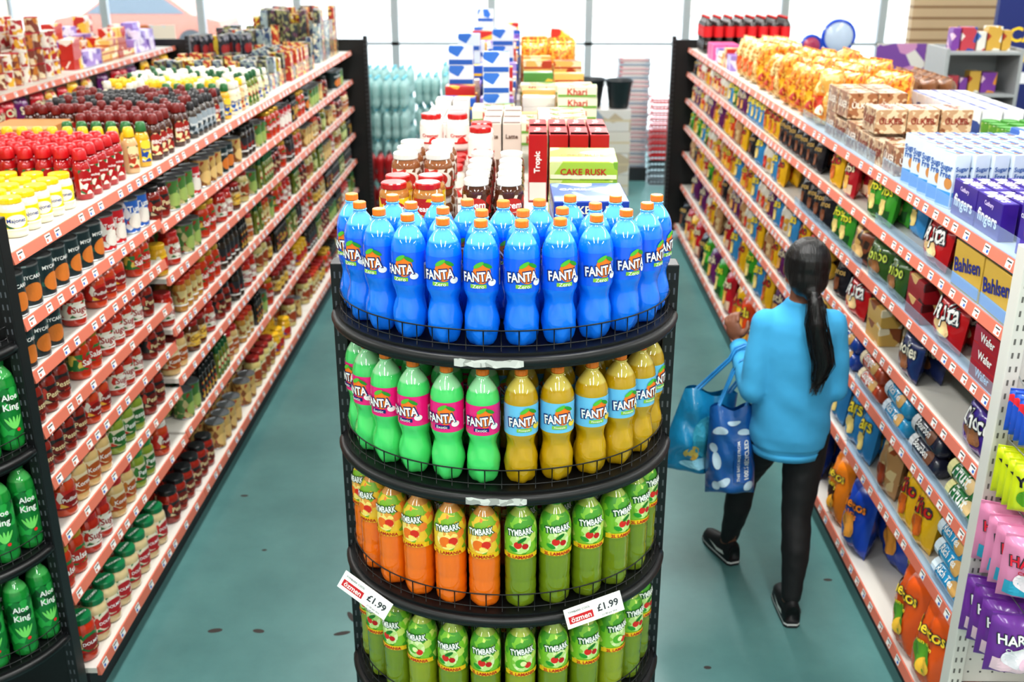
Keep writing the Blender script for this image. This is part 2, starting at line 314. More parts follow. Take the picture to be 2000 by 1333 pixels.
C('biscuit_box','goldcream',.13,.07,.06,MP('c8a050','8a4a24','e0d0b0',24),'gold biscuit packet box')
C('wafer_case','a',.17,.13,.115,MP('a06a48','d0b490','7a4a2c',60,w=(.45,.75)),'brown printed wafer case wrapped in film',txts=(('ÜLKER',.13,.55,c('f4ece0')),),top=MP('ccb89c','8a5c3c','dcd0bc',50))
C('wafer_case','b',.17,.13,.1,MP('b89470','d4c0a0','845030',60,w=(.45,.75)),'beige printed wafer case wrapped in film',txts=(('ÜLKER',.13,.55,c('8e2a1c')),),top=MP('d4c6b0','94684a','e0d4c0',50))
C('card_box','brown',.28,.3,.14,c('b5793a',.7),'brown cardboard display box',band=c('c88c4a'))
C('carton_pack','bluegrey',.11,.09,.16,MP('d8dae0','3a4a8c','e4e4e4',18),'white and blue milk carton',band=c('3a4a9c'))
C('carton_pack','pink',.14,.1,.12,c('e06098',.4),'pink carton')
C('small_packet_box','mixa',.06,.05,.09,MP('c8b03c','8a2a1c','e0d8b8',40),'small yellow printed packet box')
C('small_packet_box','mixb',.06,.05,.1,MP('8a9a9c','3a4a6a','d0c8b0',40),'small grey printed packet box')
C('small_packet_box','mixc',.06,.05,.1,MP('2c3236','8a8a60','5a3a4a',40),'small dark printed packet box')
C('small_packet_box','mixd',.06,.05,.1,MP('b03a2c','d8b870','5a2a1c',40),'small red printed packet box')
def B(kind,var,w,h,t,mat,lab,cat='bag',**k): reg(kind,var,(w*.93,t*.95,h),bag(w,h,t,mat,**k),lab,cat)
F=lambda h:c(h,.25,coat=.4,bump=.35,bscale=14)
B('crisp_bag','blue',.21,.29,.1,F('1c46b0'),'blue crisp bag with orange lettering',txt='Cheetos',tc=c('f08a1c'),acc=c('e8a040'),sub='Spirals')
B('crisp_bag','orange',.21,.29,.1,F('ee861a'),'orange crisp bag with yellow lettering',txt='Cheetos',tc=c('f8d838'),acc=c('3a1c10'),acc2=c('f8b030'),sub='Cheese')
B('crisp_bag','dkorange',.21,.29,.1,F('d85a1c'),'orange crisp bag with green panel',txt='Cheetos',tc=c('f8d838'),acc=c('5a9a2c'),acc2=c('f0c040'),sub='Green onion')
B('crisp_bag','green',.17,.24,.08,F('3fa02c'),'green crisp bag',txt='Chips',tc=c('f2f030'),acc=c('e8d080'),bandm=c('1c5a20'))
B('crisp_bag','red',.17,.24,.08,F('b81828'),'red crisp bag',txt='Chips',tc=c('f8e8c0'),acc=c('e8b050'),bandm=c('f0d0b0'))
B('crisp_bag','yellow',.17,.24,.08,F('ecb81c'),'yellow crisp bag',txt='Chio',tc=c('c81c1c'),acc=c('c8641c'))
B('crisp_bag','lblue',.17,.24,.08,F('3a90cc'),'light blue crisp bag',txt='Lays',tc=c('f8e040'),acc=c('e8d080'))
B('crisp_bag','black',.17,.22,.08,F('1c1a22'),'black snack bag',txt='Doritos',tc=c('d8b060'),acc=c('7a4424'))
B('crisp_bag','purple',.17,.22,.08,F('642062'),'purple snack bag',acc=c('d8a050'),txt='Snack',tc=c('f0e0c0'))
B('crisp_bag','tan',.17,.22,.08,MP('b88c5c','9a4a24','d8c090',30),'tan paper snack bag',acc=c('8a3a1c'))
B('crisp_bag','white',.17,.22,.08,MP('dcd6c8','c83c28','d8a840',30),'white and red snack bag',acc=c('c8341c'))
B('crisp_bag','orangered',.17,.24,.08,F('d84a1c'),'orange red crisp bag',txt='Curls',tc=c('f8e040'),acc=c('f0b040'),bandm=c('f0c040'))
B('popcorn_bag','a',.19,.28,.11,MP('dcb878','b87828','ecdca0',90,w=(.5,.8)),'clear bag of popcorn snacks',acc=c('d85a1c'),wr=1.8)
B('popcorn_bag','b',.19,.29,.11,MP('e09830','c8541c','ecc050',70),'clear bag of orange corn snacks',acc=c('e8b01c'),acc2=c('a8281c'),wr=1.8)
B('popcorn_bag','c',.19,.29,.11,MP('e0a850','e0882c','e8d090',50),'clear bag of puffed snacks with red print',acc=c('c83a1c'),acc2=c('f0e8c8'),wr=1.8)
B('paper_bag','a',.15,.2,.09,MP('8a5c3c','6a4028','a87850',30),'brown paper snack bag')
B('biscuit_packet','lblue',.2,.13,.055,F('3090c8'),'light blue biscuit packet',txt='Biscuits',tc=WHITE,acc=c('c88a40'))
B('biscuit_packet','navy',.2,.12,.05,F('243060'),'navy biscuit packet',txt='Cookies',tc=c('f0e8d0'),acc=c('8a5430'))
B('biscuit_packet','red',.2,.12,.05,F('b8141c'),'red wafer packet',txt='Papita',tc=WHITE,acc=c('e8c890'))
B('biscuit_packet','green',.18,.12,.05,F('34581c'),'dark green biscuit packet',txt='Combo',tc=c('c8d850'),acc=c('8a5a2c'))
B('biscuit_packet','yellow',.2,.13,.05,F('d8a840'),'yellow biscuit packet',acc=c('9a5a24'),txt='Korn',tc=c('7a2010'))
B('biscuit_packet','violet',.2,.12,.05,F('42248a'),'purple chocolate packet',txt='Choco',tc=WHITE,acc=c('8a5a34'))
B('biscuit_packet','brown',.18,.12,.05,MP('7a4024','d0a860','2c1c14',40),'brown biscuit packet',acc=c('d8b070'))
B('marshmallow_bag','pink',.17,.2,.07,c('ea98c0',.25,coat=.4,transl=.2),'pink bag of marshmallows on a hook',txt='HARIBO',tc=c('d8203c'),acc=c('f8e8f0'),sub='Chamallows',acc2=c('f0c0d8'),bandm=c('3aa8c8'))
B('marshmallow_bag','purple',.17,.2,.07,c('7c3aa4',.25,coat=.4,transl=.2),'purple bag of marshmallows on a hook',txt='HARIBO',tc=WHITE,acc=c('f4ecf4'),sub='Chamallows',acc2=c('f0c8dc'),bandm=c('f0ccd8'))
B('sweet_bag','lime',.08,.15,.045,c('ccd820',.25,coat=.4),'lime yellow sweet packet on a hook',acc=c('5a9a1c'),txt='Yolo',tc=c('1a1a1a'))
B('sweet_bag','blue',.09,.13,.04,MP('2456c0','e83040','e4e4e4',40),'blue and red sweet packet on a hook',acc=c('f0f0f0'))
def Ro(var,r,w,mat,lab,**k): reg('biscuit_roll',var,(w+.004,2*r+.002,2*r),roll(r,w,mat,**k),lab,'biscuits')
Ro('blue',.034,.21,F('2450b0'),'blue biscuit roll packet',end=c('e8c050'),txt='NICE',acc=c('d8a860'))
Ro('cyan',.034,.21,F('309ccc'),'light blue biscuit roll packet',end=c('d8e4ec'),txt='Rich Tea',acc=c('d8a860'))
Ro('yellow',.034,.21,F('e0b034'),'yellow biscuit roll packet',end=c('c83a1c'),txt='Cookies',tc=c('1c3a8c'),acc=c('c88a50'))
Ro('orange',.034,.21,F('d0522c'),'orange red biscuit roll packet',end=c('e8d8b8'),txt='Ginger',acc=c('d8a860'))
Ro('green',.034,.21,F('308040'),'green biscuit roll packet',end=c('e8e0a0'),txt='Fruit',acc=c('e8c890'))
Ro('black',.034,.21,F('24243a'),'black biscuit roll packet',end=c('d0d0d0'),txt='Bourbon',acc=c('7a4a2c'))
# ------------------------------------------------------------------ big soft-drink bottles
def interp(prof,H,Rr):
    pts=[(z*H,r*Rr) for z,r in prof]
    def f(z):
        if z<=pts[0][0]: return pts[0][1]
        for (a,ra),(b,rb) in zip(pts,pts[1:]):
            if z<=b: return ra+(rb-ra)*(z-a)/(b-a)
        return pts[-1][1]
    return f
FP=[(0,.5),(.02,.74),(.06,.9),(.12,.985),(.18,1),(.24,.965),(.30,.865),(.35,.79),(.4,.85),(.44,.95),(.46,.985),(.73,.985),(.76,.97),(.8,.9),(.84,.77),(.88,.59),(.91,.42),(.93,.33),(.96,.31)]
TP=[(0,.78),(.015,.88),(.04,.96),(.1,1),(.13,.97),(.16,1),(.24,.985),(.27,.96),(.3,.99),(.44,1),(.47,.96),(.5,.985),(.7,1),(.76,.98),(.82,.88),(.87,.7),(.91,.48),(.94,.35),(.96,.34)]
def liquid(h1,h2,H,name,fill=.82,tr=.16):
    m=bpy.data.materials.new(name); m.use_nodes=True; nt=m.node_tree; b=nt.nodes['Principled BSDF']; L=nt.links.new
    b.inputs['Roughness'].default_value=.08; b.inputs['Coat Weight'].default_value=1; b.inputs['Coat Roughness'].default_value=.04
    tc=nt.nodes.new('ShaderNodeTexCoord'); s=nt.nodes.new('ShaderNodeSeparateXYZ'); r=nt.nodes.new('ShaderNodeValToRGB')
    mr=nt.nodes.new('ShaderNodeMath'); mr.operation='DIVIDE'; mr.inputs[1].default_value=H
    L(tc.outputs['Object'],s.inputs[0]); L(s.outputs[2],mr.inputs[0]); L(mr.outputs[0],r.inputs[0])
    r.color_ramp.elements[0].position=fill; r.color_ramp.elements[0].color=lin(h1); r.color_ramp.elements[1].position=fill+.015; r.color_ramp.elements[1].color=lin(h2)
    L(r.outputs[0],b.inputs['Base Color'])
    t=nt.nodes.new('ShaderNodeBsdfTranslucent'); L(r.outputs[0],t.inputs[0]); mx=nt.nodes.new('ShaderNodeMixShader'); mx.inputs[0].default_value=tr
    L(b.outputs[0],mx.inputs[1]); L(t.outputs[0],mx.inputs[2]); L(mx.outputs[0],nt.nodes['Material Output'].inputs[0])
    return m
def soda(liq,lab,kind):
    H=.3;Rr=.042
    def f(lod):
        rf=interp(FP,H,Rr); b=MB()
        md=lambda z,a:1-(.2*max(0,1-z/.05))*(.5-.5*cos(5*a))+ (.03*sin(5*a+z*90) if .05<z<.135 else 0)
        zs=[i*H*.96/46 for i in range(47)]
        lathe(b,[(rf(z),z) for z in zs],30,liq,mod=md)
        tube(b,[(.0155*cos(a),.0155*sin(a),H*.94) for a in [2*pi*k/16 for k in range(16)]],.0022,liq,6,True)
        C=MB(); lathe(C,[(.0148,H*.948),(.0158,H*.953),(.0158,H*.993),(.0145,H)],24,c('ee7f1c',.35),sm=False,mod=lambda z,a:1+.02*cos(12*a))
        L=MB(); z0,z1=H*.465,H*.725; rl=Rr*.985+.0006; mp=wrap(lambda z:rl,.0006)
        lathe(L,[(rl,z0),(rl,z1)],32,lab,caps=(0,0))
        for a0 in (0,pi*2/3*rl*1.5):
            mq=mp; zc=(z0+z1)/2
            d_ell(L,a0+.010,zc+.006,.021,.024,c('f58220'),mq,1,seg=24)
            d_ell(L,a0+.003,zc+.027,.013,.005,c('5cc038'),mq,3,rot=.55); d_ell(L,a0+.023,zc+.025,.012,.0045,c('2c9a2c'),mq,3,rot=-.5)
            d_text(L,'FANTA',.074,a0-.001,zc-.001,NAVY,mq,4,bold=.08,rot=.08,hs=1.45)
            d_text(L,'FANTA',.067,a0-.001,zc-.001,WHITE,mq,5.5,bold=.03,rot=.08,hs=1.45)
            d_rect(L,a0-.016,a0+.02,zc-.028,zc-.019,c('8dc63f') if kind!='pink' else NAVY,mq,3,4)
            d_text(L,{'blue':'Zero','pink':'Exotic','lb':'Pineapple'}[kind],.026,a0+.002,zc-.0235,WHITE,mq,5,bold=.01)
            d_ell(L,a0+.034,zc-.016,.010,.008,c('f4d23a') if kind=='lb' else WHITE,mq,3)
        d_rect(L,.062,.086,z0+.01,z0+.05,WHITE,mp,1,3)
        for k in range(8): d_rect(L,.064+k*.0027,.0652+k*.0027,z0+.014,z0+.044,INK,mp,2,1)
        return [('bottle_body',b),('cap',C),('label',L)]
    return f
reg('soda_bottle','blue',(.09,.09,.3),soda(liquid('0a86ff','6cc4ff',.3,'blue_soda'),c('0a68ee',.25,coat=.6),'blue'),'blue soft drink bottle with orange cap and blue label','bottle')
reg('soda_bottle','green',(.09,.09,.3),soda(liquid('56e87c','b0f4bc',.3,'green_soda'),c('ee1f86',.25,coat=.6),'pink'),'bright green soft drink bottle with pink label','bottle')
reg('soda_bottle','yellow',(.09,.09,.3),soda(liquid('d0a80c','e8d468',.3,'yellow_soda'),c('74c6ee',.25,coat=.6),'lb'),'yellow soft drink bottle with light blue label','bottle')
def tym(liq,kind):
    H=.3;Rr=.041
    def f(lod):
        rf=interp(TP,H,Rr); b=MB(); zs=[i*H*.96/48 for i in range(49)]
        md=lambda z,a:1-(.1*max(0,1-z/.03))*(.5-.5*cos(5*a))
        lathe(b,[(rf(z),z) for z in zs],28,liq,mod=md)
        C=MB(); lathe(C,[(.0155,H*.948),(.0163,H*.953),(.0163,H*.993),(.015,H)],24,c('3aa02c' if kind!='o' else 'f07a1c',.35),sm=False)
        L=MB(); z0,z1=H*.5,H*.88; rg=lambda z:rf(z)+.0007
        base=MP('84c432','4c9e2a','d0e070',60,w=(.45,.8)) if kind!='o' else MP('f0c838','84b82c','f28a34',60,w=(.45,.8))
        lathe(L,[(rg(z0+(z1-z0)*i/12),z0+(z1-z0)*i/12) for i in range(13)],28,base,caps=(0,0))
        mp=lambda x,z,l:((rg(z)+.0006*(1+l))*sin(x/.041),-(rg(z)+.0006*(1+l))*cos(x/.041),z)
        for a0 in(0,.129):
            d_ell(L,a0,H*.655,.028,.030,MP('c4e48a','e4f0b8','8cc83c',90) if kind!='o' else MP('fae480','f0a848','fff0b0',90),mp,1)
            if kind=='o':
                d_ell(L,a0-.006,H*.63,.015,.015,c('f07a1c'),mp,2); d_ell(L,a0+.014,H*.64,.011,.011,c('d8301c'),mp,3); d_ell(L,a0+.006,H*.6,.009,.007,c('f8e070'),mp,3)
            elif kind=='apple':
                d_ell(L,a0-.006,H*.64,.010,.010,c('d82a1c'),mp,2); d_ell(L,a0+.012,H*.63,.008,.008,c('c01818'),mp,3); d_ell(L,a0+.004,H*.69,.013,.005,c('1c7a20'),mp,3,rot=.6); d_ell(L,a0-.018,H*.6,.012,.006,c('2c9a28'),mp,3,rot=-.5)
            else:
                d_ell(L,a0-.004,H*.64,.015,.014,c('5ab02c'),mp,2); d_ell(L,a0+.014,H*.62,.009,.009,c('d82a1c'),mp,3); d_ell(L,a0+.002,H*.64,.008,.008,c('e8f0b0'),mp,3)
            d_text(L,'TYMBARK',.072,a0,H*.765,c('10582a'),mp,4,bold=.12,rot=.12,hs=1.5)
            d_text(L,'TYMBARK',.064,a0,H*.765,WHITE,mp,5,bold=.03,rot=.12,hs=1.6)
            d_rect(L,a0-.05,a0+.05,H*.505,H*.55,c('f2c81c'),mp,2,12)
            d_text(L,'2L LAMANIA',.07,a0,H*.527,c('b82414'),mp,4,bold=.03)
        return [('bottle_body',b),('cap',C),('label',L)]
    return f
reg('juice_bottle','orange',(.09,.09,.3),tym(liquid('ff8010','f6b060',.3,'orange_juice'),'o'),'orange juice drink bottle with fruit printed sleeve','bottle')
reg('juice_bottle','green',(.09,.09,.3),tym(liquid('80981a','b8d060',.3,'green_juice'),'apple'),'green apple drink bottle with fruit printed sleeve','bottle')
reg('juice_bottle','green2',(.09,.09,.3),tym(liquid('9caa1c','c8d860',.3,'lime_juice'),'lime'),'yellow green drink bottle with fruit printed sleeve','bottle')
def aloe():
    H=.3;Rr=.042
    def f(lod):
        rf=interp(TP,H,Rr); b=MB(); lathe(b,[(rf(i*H*.96/30),i*H*.96/30) for i in range(31)],24,liquid('1c9a3c','58c868',H,'aloe_drink'))
        C=MB(); lathe(C,[(.018,H*.945),(.0185,H*.95),(.0185,H*.993),(.017,H)],20,c('0f7a34',.3),sm=False)
        L=MB(); rl=Rr+.001; mp=wrap(lambda z:rl,.0006); lathe(L,[(rl,H*.18),(rl,H*.72)],24,MP('0c7a30','2aa848','064a1c',40),caps=(0,0))
        for a0 in (0,.13):
            d_text(L,'Aloe',.05,a0,H*.62,WHITE,mp,2,hs=1.1); d_text(L,'King',.05,a0,H*.5,WHITE,mp,2,hs=1.1)
            for k in(-2,-1,0,1,2): d_ell(L,a0+k*.008,H*.33,.004,.022,c('7ad86a'),mp,2,rot=-k*.25)
            d_ell(L,a0+.01,H*.24,.006,.006,c('e02a2a'),mp,3)
        return [('bottle_body',b),('cap',C),('label',L)]
    return f
reg('aloe_bottle','a',(.09,.09,.3),aloe(),'green aloe drink bottle with leaf printed label','bottle')
def cola():
    def f(lod):
        H=.3;rf=interp(FP,H,.042); b=MB(); lathe(b,[(rf(i*H*.96/20),i*H*.96/20) for i in range(21)],12,G('1c0a06'))
        C=MB(); lathe(C,[(.016,H*.945),(.016,H)],10,c('c8141c')); L=MB(); lathe(L,[(.0425,H*.45),(.0425,H*.74)],14,c('c8141c'),caps=(0,0))
        return [('bottle_body',b),('cap',C),('label',L)]
    return f
reg('cola_bottle','a',(.09,.09,.3),cola(),'cola bottle with red label and red cap','bottle')
# ------------------------------------------------------------------ placement store
PL={}
def put(kind,var,x,y,z,rz=0,group=None,tilt=0,s=1): PL.setdefault(kind,[]).append((var,x,y,z,rz,group or kind.replace('_',' ')+'s on the shelves',tilt,s))
XS={'L':(-1.60,1),'R':(1.43,-1),'F':(-3.18,1)}
def run(side,z,y0,y1,kind,var,rows=2,group=None,stack=1,jit=6,face=70,gap=.003,x_in=.006,tilt=0,fit=None,miss=.03):
    (w,d,h)=PROTO[(kind,var)][0]; xf,s=XS[side]; sc=1
    if fit: sc=max(.8,min(1.3,fit/(h*stack)))
    w*=sc;d*=sc;h*=sc
    isb=kind.endswith('bag') or kind=='biscuit_packet'; tl=tilt if isb else 0
    round_=kind.endswith('jar') or kind.endswith('can') or kind.endswith('pot')
    y=y0+w/2
    while y+w/2<=y1+.001:
        n=rows
        if isb: n=2 if (side=='R' and y<6.2 and z>.2) else 1
        for r in range(n):
            if R.random()<miss: continue
            for k in range(stack):
                x=xf-s*(x_in+d/2+r*(d+(.012 if isb else .004)))
                a=math.radians((face if round_ else 90)*s+R.uniform(-jit,jit)*(2.5 if round_ else (1.0 if isb else .25)))
                put(kind,var,x,y,z+.0008+k*(h+.0008),a,group,tilt=tl*R.uniform(.7,1.2) if tl else 0,s=sc*(R.uniform(.93,1.0) if isb else 1))
        y+=w+gap
def plan(side,z,y0,segs,group,rows=2,**kw):
    y=y0
    for sgm in segs:
        kind,var,ye=sgm[:3]; st=sgm[3] if len(sgm)>3 else 1
        run(side,z,y,ye,kind,var,rows,group,stack=st,**kw); y=ye+.008
def rnd(side,z,y0,y1,pool,group,seg=(.16,.36),rows=2,**k):
    y=y0; last=None
    while y<y1-.1:
        kv=R.choice([q for q in pool if q!=last]); last=kv; e=min(y1,y+R.uniform(*seg)); run(side,z,y,e,kv[0],kv[1],rows,group,**k); y=e+.004
def block(kind,var,x0,x1,y0,y1,z,rz=0,nz=1,group=None,jit=2,tl=0,sr=0,gp=.003):
    vs=[var] if isinstance(var,str) else var
    (w,d,h)=PROTO[(kind,vs[0])][0]
    if abs(rz)>.7: w,d=d,w
    y=y0+d/2
    while y+d/2<=y1+.001:
        x=x0+w/2
        while x+w/2<=x1+.001:
            n=nz if isinstance(nz,int) else R.randint(*nz)
            for k in range(n): put(kind,R.choice(vs),x,y,z+.0008+k*(h+.0008),rz+math.radians(R.uniform(-jit,jit)),group,tilt=R.uniform(-tl,tl*.4),s=1-R.uniform(0,sr))
            x+=w+gp
        y+=d+gp
def pile(x0,x1,y0,y1,z,cw,cdp,opts,nz,group,rz=0,jit=3,colrun=1):
    y=y0+cdp/2
    while y+cdp/2<=y1:
        x=x0+cw/2
        kv=R.choice(opts)
        while x+cw/2<=x1+.001:
            if R.random()<.5: kv=R.choice(opts)
            h=PROTO[kv][0][2]
            for k in range(R.randint(*nz)): put(kv[0],kv[1],x,y,z+.0008+k*(h+.0008),rz+math.radians(R.uniform(-jit,jit)),group)
            x+=cw+.004
        y+=cdp+.004
# ------------------------------------------------------------------ room
CH=4.2
def struct(name,mb): return mk(name,mb,kind='structure')
fm=bpy.data.materials.new('teal_vinyl_floor'); fm.use_nodes=True; nt=fm.node_tree; b=nt.nodes['Principled BSDF']; L=nt.links.new
tc=nt.nodes.new('ShaderNodeTexCoord'); n1=nt.nodes.new('ShaderNodeTexNoise'); n1.inputs['Scale'].default_value=1.6; n1.inputs['Detail'].default_value=8; n1.inputs['Roughness'].default_value=.65
r1=nt.nodes.new('ShaderNodeValToRGB'); r1.color_ramp.elements[0].position=.3; r1.color_ramp.elements[0].color=lin('4c7878'); r1.color_ramp.elements[1].position=.72; r1.color_ramp.elements[1].color=lin('62918f')
L(tc.outputs['Object'],n1.inputs[0]); L(n1.outputs[0],r1.inputs[0]); L(r1.outputs[0],b.inputs['Base Color']); b.inputs['Roughness'].default_value=.33
m=MB(); box(m,-7,6,-3,14.5,-.1,0,fm)
fl=lambda x,y,l:(x,y,.0005*l); st_=c('3a3230',.7)
for (x,y,a,bq,r) in((-1.257,3.5,.03,.014,.2),(-1.08,3.5,.025,.013,-.2),(-.74,3.49,.035,.012,.3),(-.72,3.6,.012,.04,.5),(-1.42,4.6,.02,.01,0),(1.32,3.9,.02,.01,0),(-.95,5.3,.02,.012,.4),(-1.2,4.1,.012,.008,0),(.7,3.3,.015,.01,0),(-1.42,3.15,.03,.008,.6)): d_ell(m,x,y,a,bq,st_,fl,1,rot=r,seg=12,rings=1)
struct('floor',m)
cm=c('eeeeea',.8); m=MB(); box(m,-7,6,-3,14.5,CH,CH+.1,cm); struct('ceiling',m)
wm=c('d8d6ce',.7,bump=.1)
m=MB(); box(m,-7.1,-7,-3,14.5,0,CH,wm); struct('wall_left',m)
slat=bpy.data.materials.new('wood_slat_wall'); slat.use_nodes=True; nt=slat.node_tree; b=nt.nodes['Principled BSDF']
tc=nt.nodes.new('ShaderNodeTexCoord'); wv=nt.nodes.new('ShaderNodeTexWave'); wv.bands_direction='Z'; wv.inputs['Scale'].default_value=3.2; rr=nt.nodes.new('ShaderNodeValToRGB'); rr.color_ramp.elements[0].color=lin('8a6a48'); rr.color_ramp.elements[1].color=lin('c4ab88'); rr.color_ramp.elements[1].position=.25
nt.links.new(tc.outputs['Object'],wv.inputs[0]); nt.links.new(wv.outputs[0],rr.inputs[0]); nt.links.new(rr.outputs[0],b.inputs['Base Color'])
m=MB(); box(m,6,6.1,-3,14.5,0,CH,wm); struct('wall_right',m)
m=MB(); box(m,-7,6,-3.1,-3,0,CH,wm); struct('wall_back',m)
FR=c('b4b7ba',.4,.3); GL=clearmat('f4faff',.93,'window_glass')
m=MB(); box(m,-7,6,14.5,14.62,3.2,CH,wm); box(m,-7,6,14.5,14.62,0,.12,c('8a8c90')); struct('wall_front',m)
xs=[-7+i*1.3 for i in range(11)]
for i,(a,bx) in enumerate(zip(xs,xs[1:])):
    m=MB()
    for (x0,x1,z0,z1) in((a,a+.05,.12,3.2),(bx-.05,bx,.12,3.2),(a,bx,.12,.2),(a,bx,3.12,3.2),(a,bx,1.32,1.36)): box(m,x0,x1,14.52,14.6,z0,z1,FR)
    box(m,a+.05,bx-.05,14.555,14.56,.2,3.12,GL); struct('window_%d'%(i+1),m)
m=MB(); box(m,-40,40,14.6,60,-.12,-.02,MP('d8d2c8','e0dad2','ccc4ba',.8,.8)); struct('ground_outside',m)
m=MB(); box(m,-30,30,42,46,0,7,c('dccfc0',.8))
for i in range(14):
    d_rect(m,-28+i*4,-25.6+i*4,.6,2.8,c('8a94a0',.2),flat(42),1,1); d_rect(m,-28+i*4,-26+i*4,4,5.8,c('8a94a0',.2),flat(42),1,1)
mk('building',m,label='pale rendered building across the street',cat='building')
def car(x,y,col,rz=0):
    m=MB(); pr=[(-2.1,.35),(-2.1,.75),(-1.95,.9),(-1.3,1.0),(-.7,1.42),(.7,1.45),(1.35,1.0),(2.0,.85),(2.1,.6),(2.1,.35)]
    n=len(pr); vs=[];
    for s,yy in((0,-.85),(1,.85)): vs+=[(px,yy*(.82 if pz>1.1 else 1),pz) for px,pz in pr]
    fs=[tuple(range(n)),tuple(reversed(range(n,2*n)))]+[(i,(i+1)%n,n+(i+1)%n,n+i)[::-1] for i in range(n)]
    m.add(vs,fs,c(col,.25,coat=1))
    root=mk('car',m,loc=(x,y,0),rot=(0,0,rz),label='parked car outside the shop windows',cat='car')
    g=MB(); g.add([(-1.2,-.86,1.02),(1.2,-.86,1.02),(.65,-.73,1.38),(-.65,-.73,1.38)],[(0,1,2,3)],c('5a646c',.1)); mk('window_glass',g,root)
    for wx in(-1.3,1.3):
        for wy in(-.8,.8):
            w=MB(); lathe(w,[(.2,-.1),(.32,-.09),(.33,0),(.32,.09),(.2,.1)],20,c('2c2e32',.7),X=Matrix.Rotation(pi/2,4,'X')); mk('wheel',w,root,loc=(wx,wy,.33))
car(-9.5,27,'a8583a')
for x in(-4.4,-.95,.95,4.2):
    for y in(-1.0,3.0,7,11):
        m=MB(); box(m,x-.09,x+.09,y-1.2,y+1.2,CH-.06,CH,c('dddddd')); box(m,x-.07,x+.07,y-1.17,y+1.17,CH-.075,CH-.06,c('f6faff',emit=3.0))
        o=mk('ceiling_light',m,label='white fluorescent batten light fixed to the ceiling',cat='light',group='ceiling lights')
        l=bpy.data.lights.new('batten','AREA'); l.shape='RECTANGLE'; l.size=.3; l.size_y=2.4; l.energy=86; l.color=(1,.985,.96)
        lo_=bpy.data.objects.new('batten_lamp',l); lo_.location=(x,y,CH-.09); COL.objects.link(lo_); lo_.parent=o
# ------------------------------------------------------------------ shelving bays
def rail(m,xf,s,y0,y1,z,col=SALMON):
    hh=.036; zb=z-.031
    vs=[(xf+s*.014,y0,zb),(xf+s*.014,y1,zb),(xf+s*.006,y1,zb+hh),(xf+s*.006,y0,zb+hh),(xf,y0,zb),(xf,y1,zb),(xf,y1,zb+hh),(xf,y0,zb+hh)]
    m.add(vs,[(0,1,2,3),(4,7,6,5),(3,2,6,7),(0,4,5,1),(0,3,7,4),(1,5,6,2)],col)
    y=y0+.03
    P=lambda yy,t,o:(xf+s*(.014-.008*t+o),yy,zb+hh*t)
    while y<y1-.06:
        w=.04
        m.add([P(y,.12,.0006),P(y+w,.12,.0006),P(y+w,.9,.0006),P(y,.9,.0006)],[(0,1,2,3)],TICK)
        m.add([P(y+.005,.64,.0012),P(y+w*.9,.64,.0012),P(y+w*.9,.76,.0012),P(y+.005,.76,.0012)],[(0,1,2,3)],INK)
        m.add([P(y+.005,.24,.0012),P(y+w*.45,.24,.0012),P(y+w*.45,.5,.0012),P(y+.005,.5,.0012)],[(0,1,2,3)],INKB if R.random()<.5 else SALMON)
        y+=R.choice([.075,.1,.13,.09,.16,.2])
def bay(xf,xbase,xb,y0,y1,levels,topz,xtop,label,post=None,railcol=SALMON):
    s=1 if xf>xb else -1
    root=bpy.data.objects.new('shelving_bay',None); root.location=(xf,y0,0); COL.objects.link(root)
    root['label']=label; root['category']='shelving'; root['group']='shelving bays'
    inv=(-xf,-y0,0)
    def part(n,m,par=root): return mk(n,m,par,loc=inv if par is root else (0,0,0))
    e=.002
    m=MB(); box(m,xb-.012,xb+.012,y0+e,y1-e,.1,topz-.03,BACKSHADE); part('back_panel',m)
    m=MB(); box(m,min(xb+s*.012,xbase-s*.03),max(xb+s*.012,xbase-s*.03),y0+e,y1-e,0,levels[0]-.03,c('2a2c30',.6)); part('base_plinth',m)
    for yy in(y0+.015,y1-.015): 
        m=MB(); box(m,min(xb+s*.013,xb+s*.04),max(xb+s*.013,xb+s*.04),yy-.012,yy+.012,.12,topz-.031,post or BOARD); part('upright_post',m)
    for i,z in enumerate(levels):
        f=xbase if i==0 else xf
        bk=xb+s*.041
        if z==topz: bk=xtop
        m=MB(); box(m,min(bk,f),max(bk,f),y0+e,y1-e,z-.022,z,BOARD); sh=part('shelf',m)
        r=MB(); rail(r,f,s,y0+e,y1-e,z,railcol); part('price_rail',r,sh)
    return root
LV=[.15,.45,.69,.91,1.10,1.30,1.48,1.70]
LV2=[.15,.46,.73,.97,1.21,1.45,1.70]
RV=[.13,.50,.81,1.05,1.29,1.52,1.73]
FV=[.15,.5,.85,1.18,1.47,1.74]
for i in range(5):
    y0=3.07+i*1.31; bay(-1.60,-1.55,-2.01,y0,y0+1.31,LV if i==0 else LV2,1.70,-2.42,'white shelving bay with salmon price rails holding jars')
    y0=2.92+i*1.34; bay(1.43,1.39,1.87,y0,y0+1.34,RV,1.73,2.3,'white shelving bay with salmon price rails holding snacks')
    y0=3.07+i*1.31; bay(-3.18,-3.14,-3.6,y0,y0+1.31,FV,1.74,-3.9,'white shelving bay across the next aisle with noodle pots')
for i in range(5):
    y0=2.66+i*1.34; bay(.34,.36,-.06,y0,y0+1.34,[.15,.5,.9,1.3,1.70],1.70,-.46,'white shelving bay topped with biscuit boxes and jars',railcol=c('cfd2d4'))
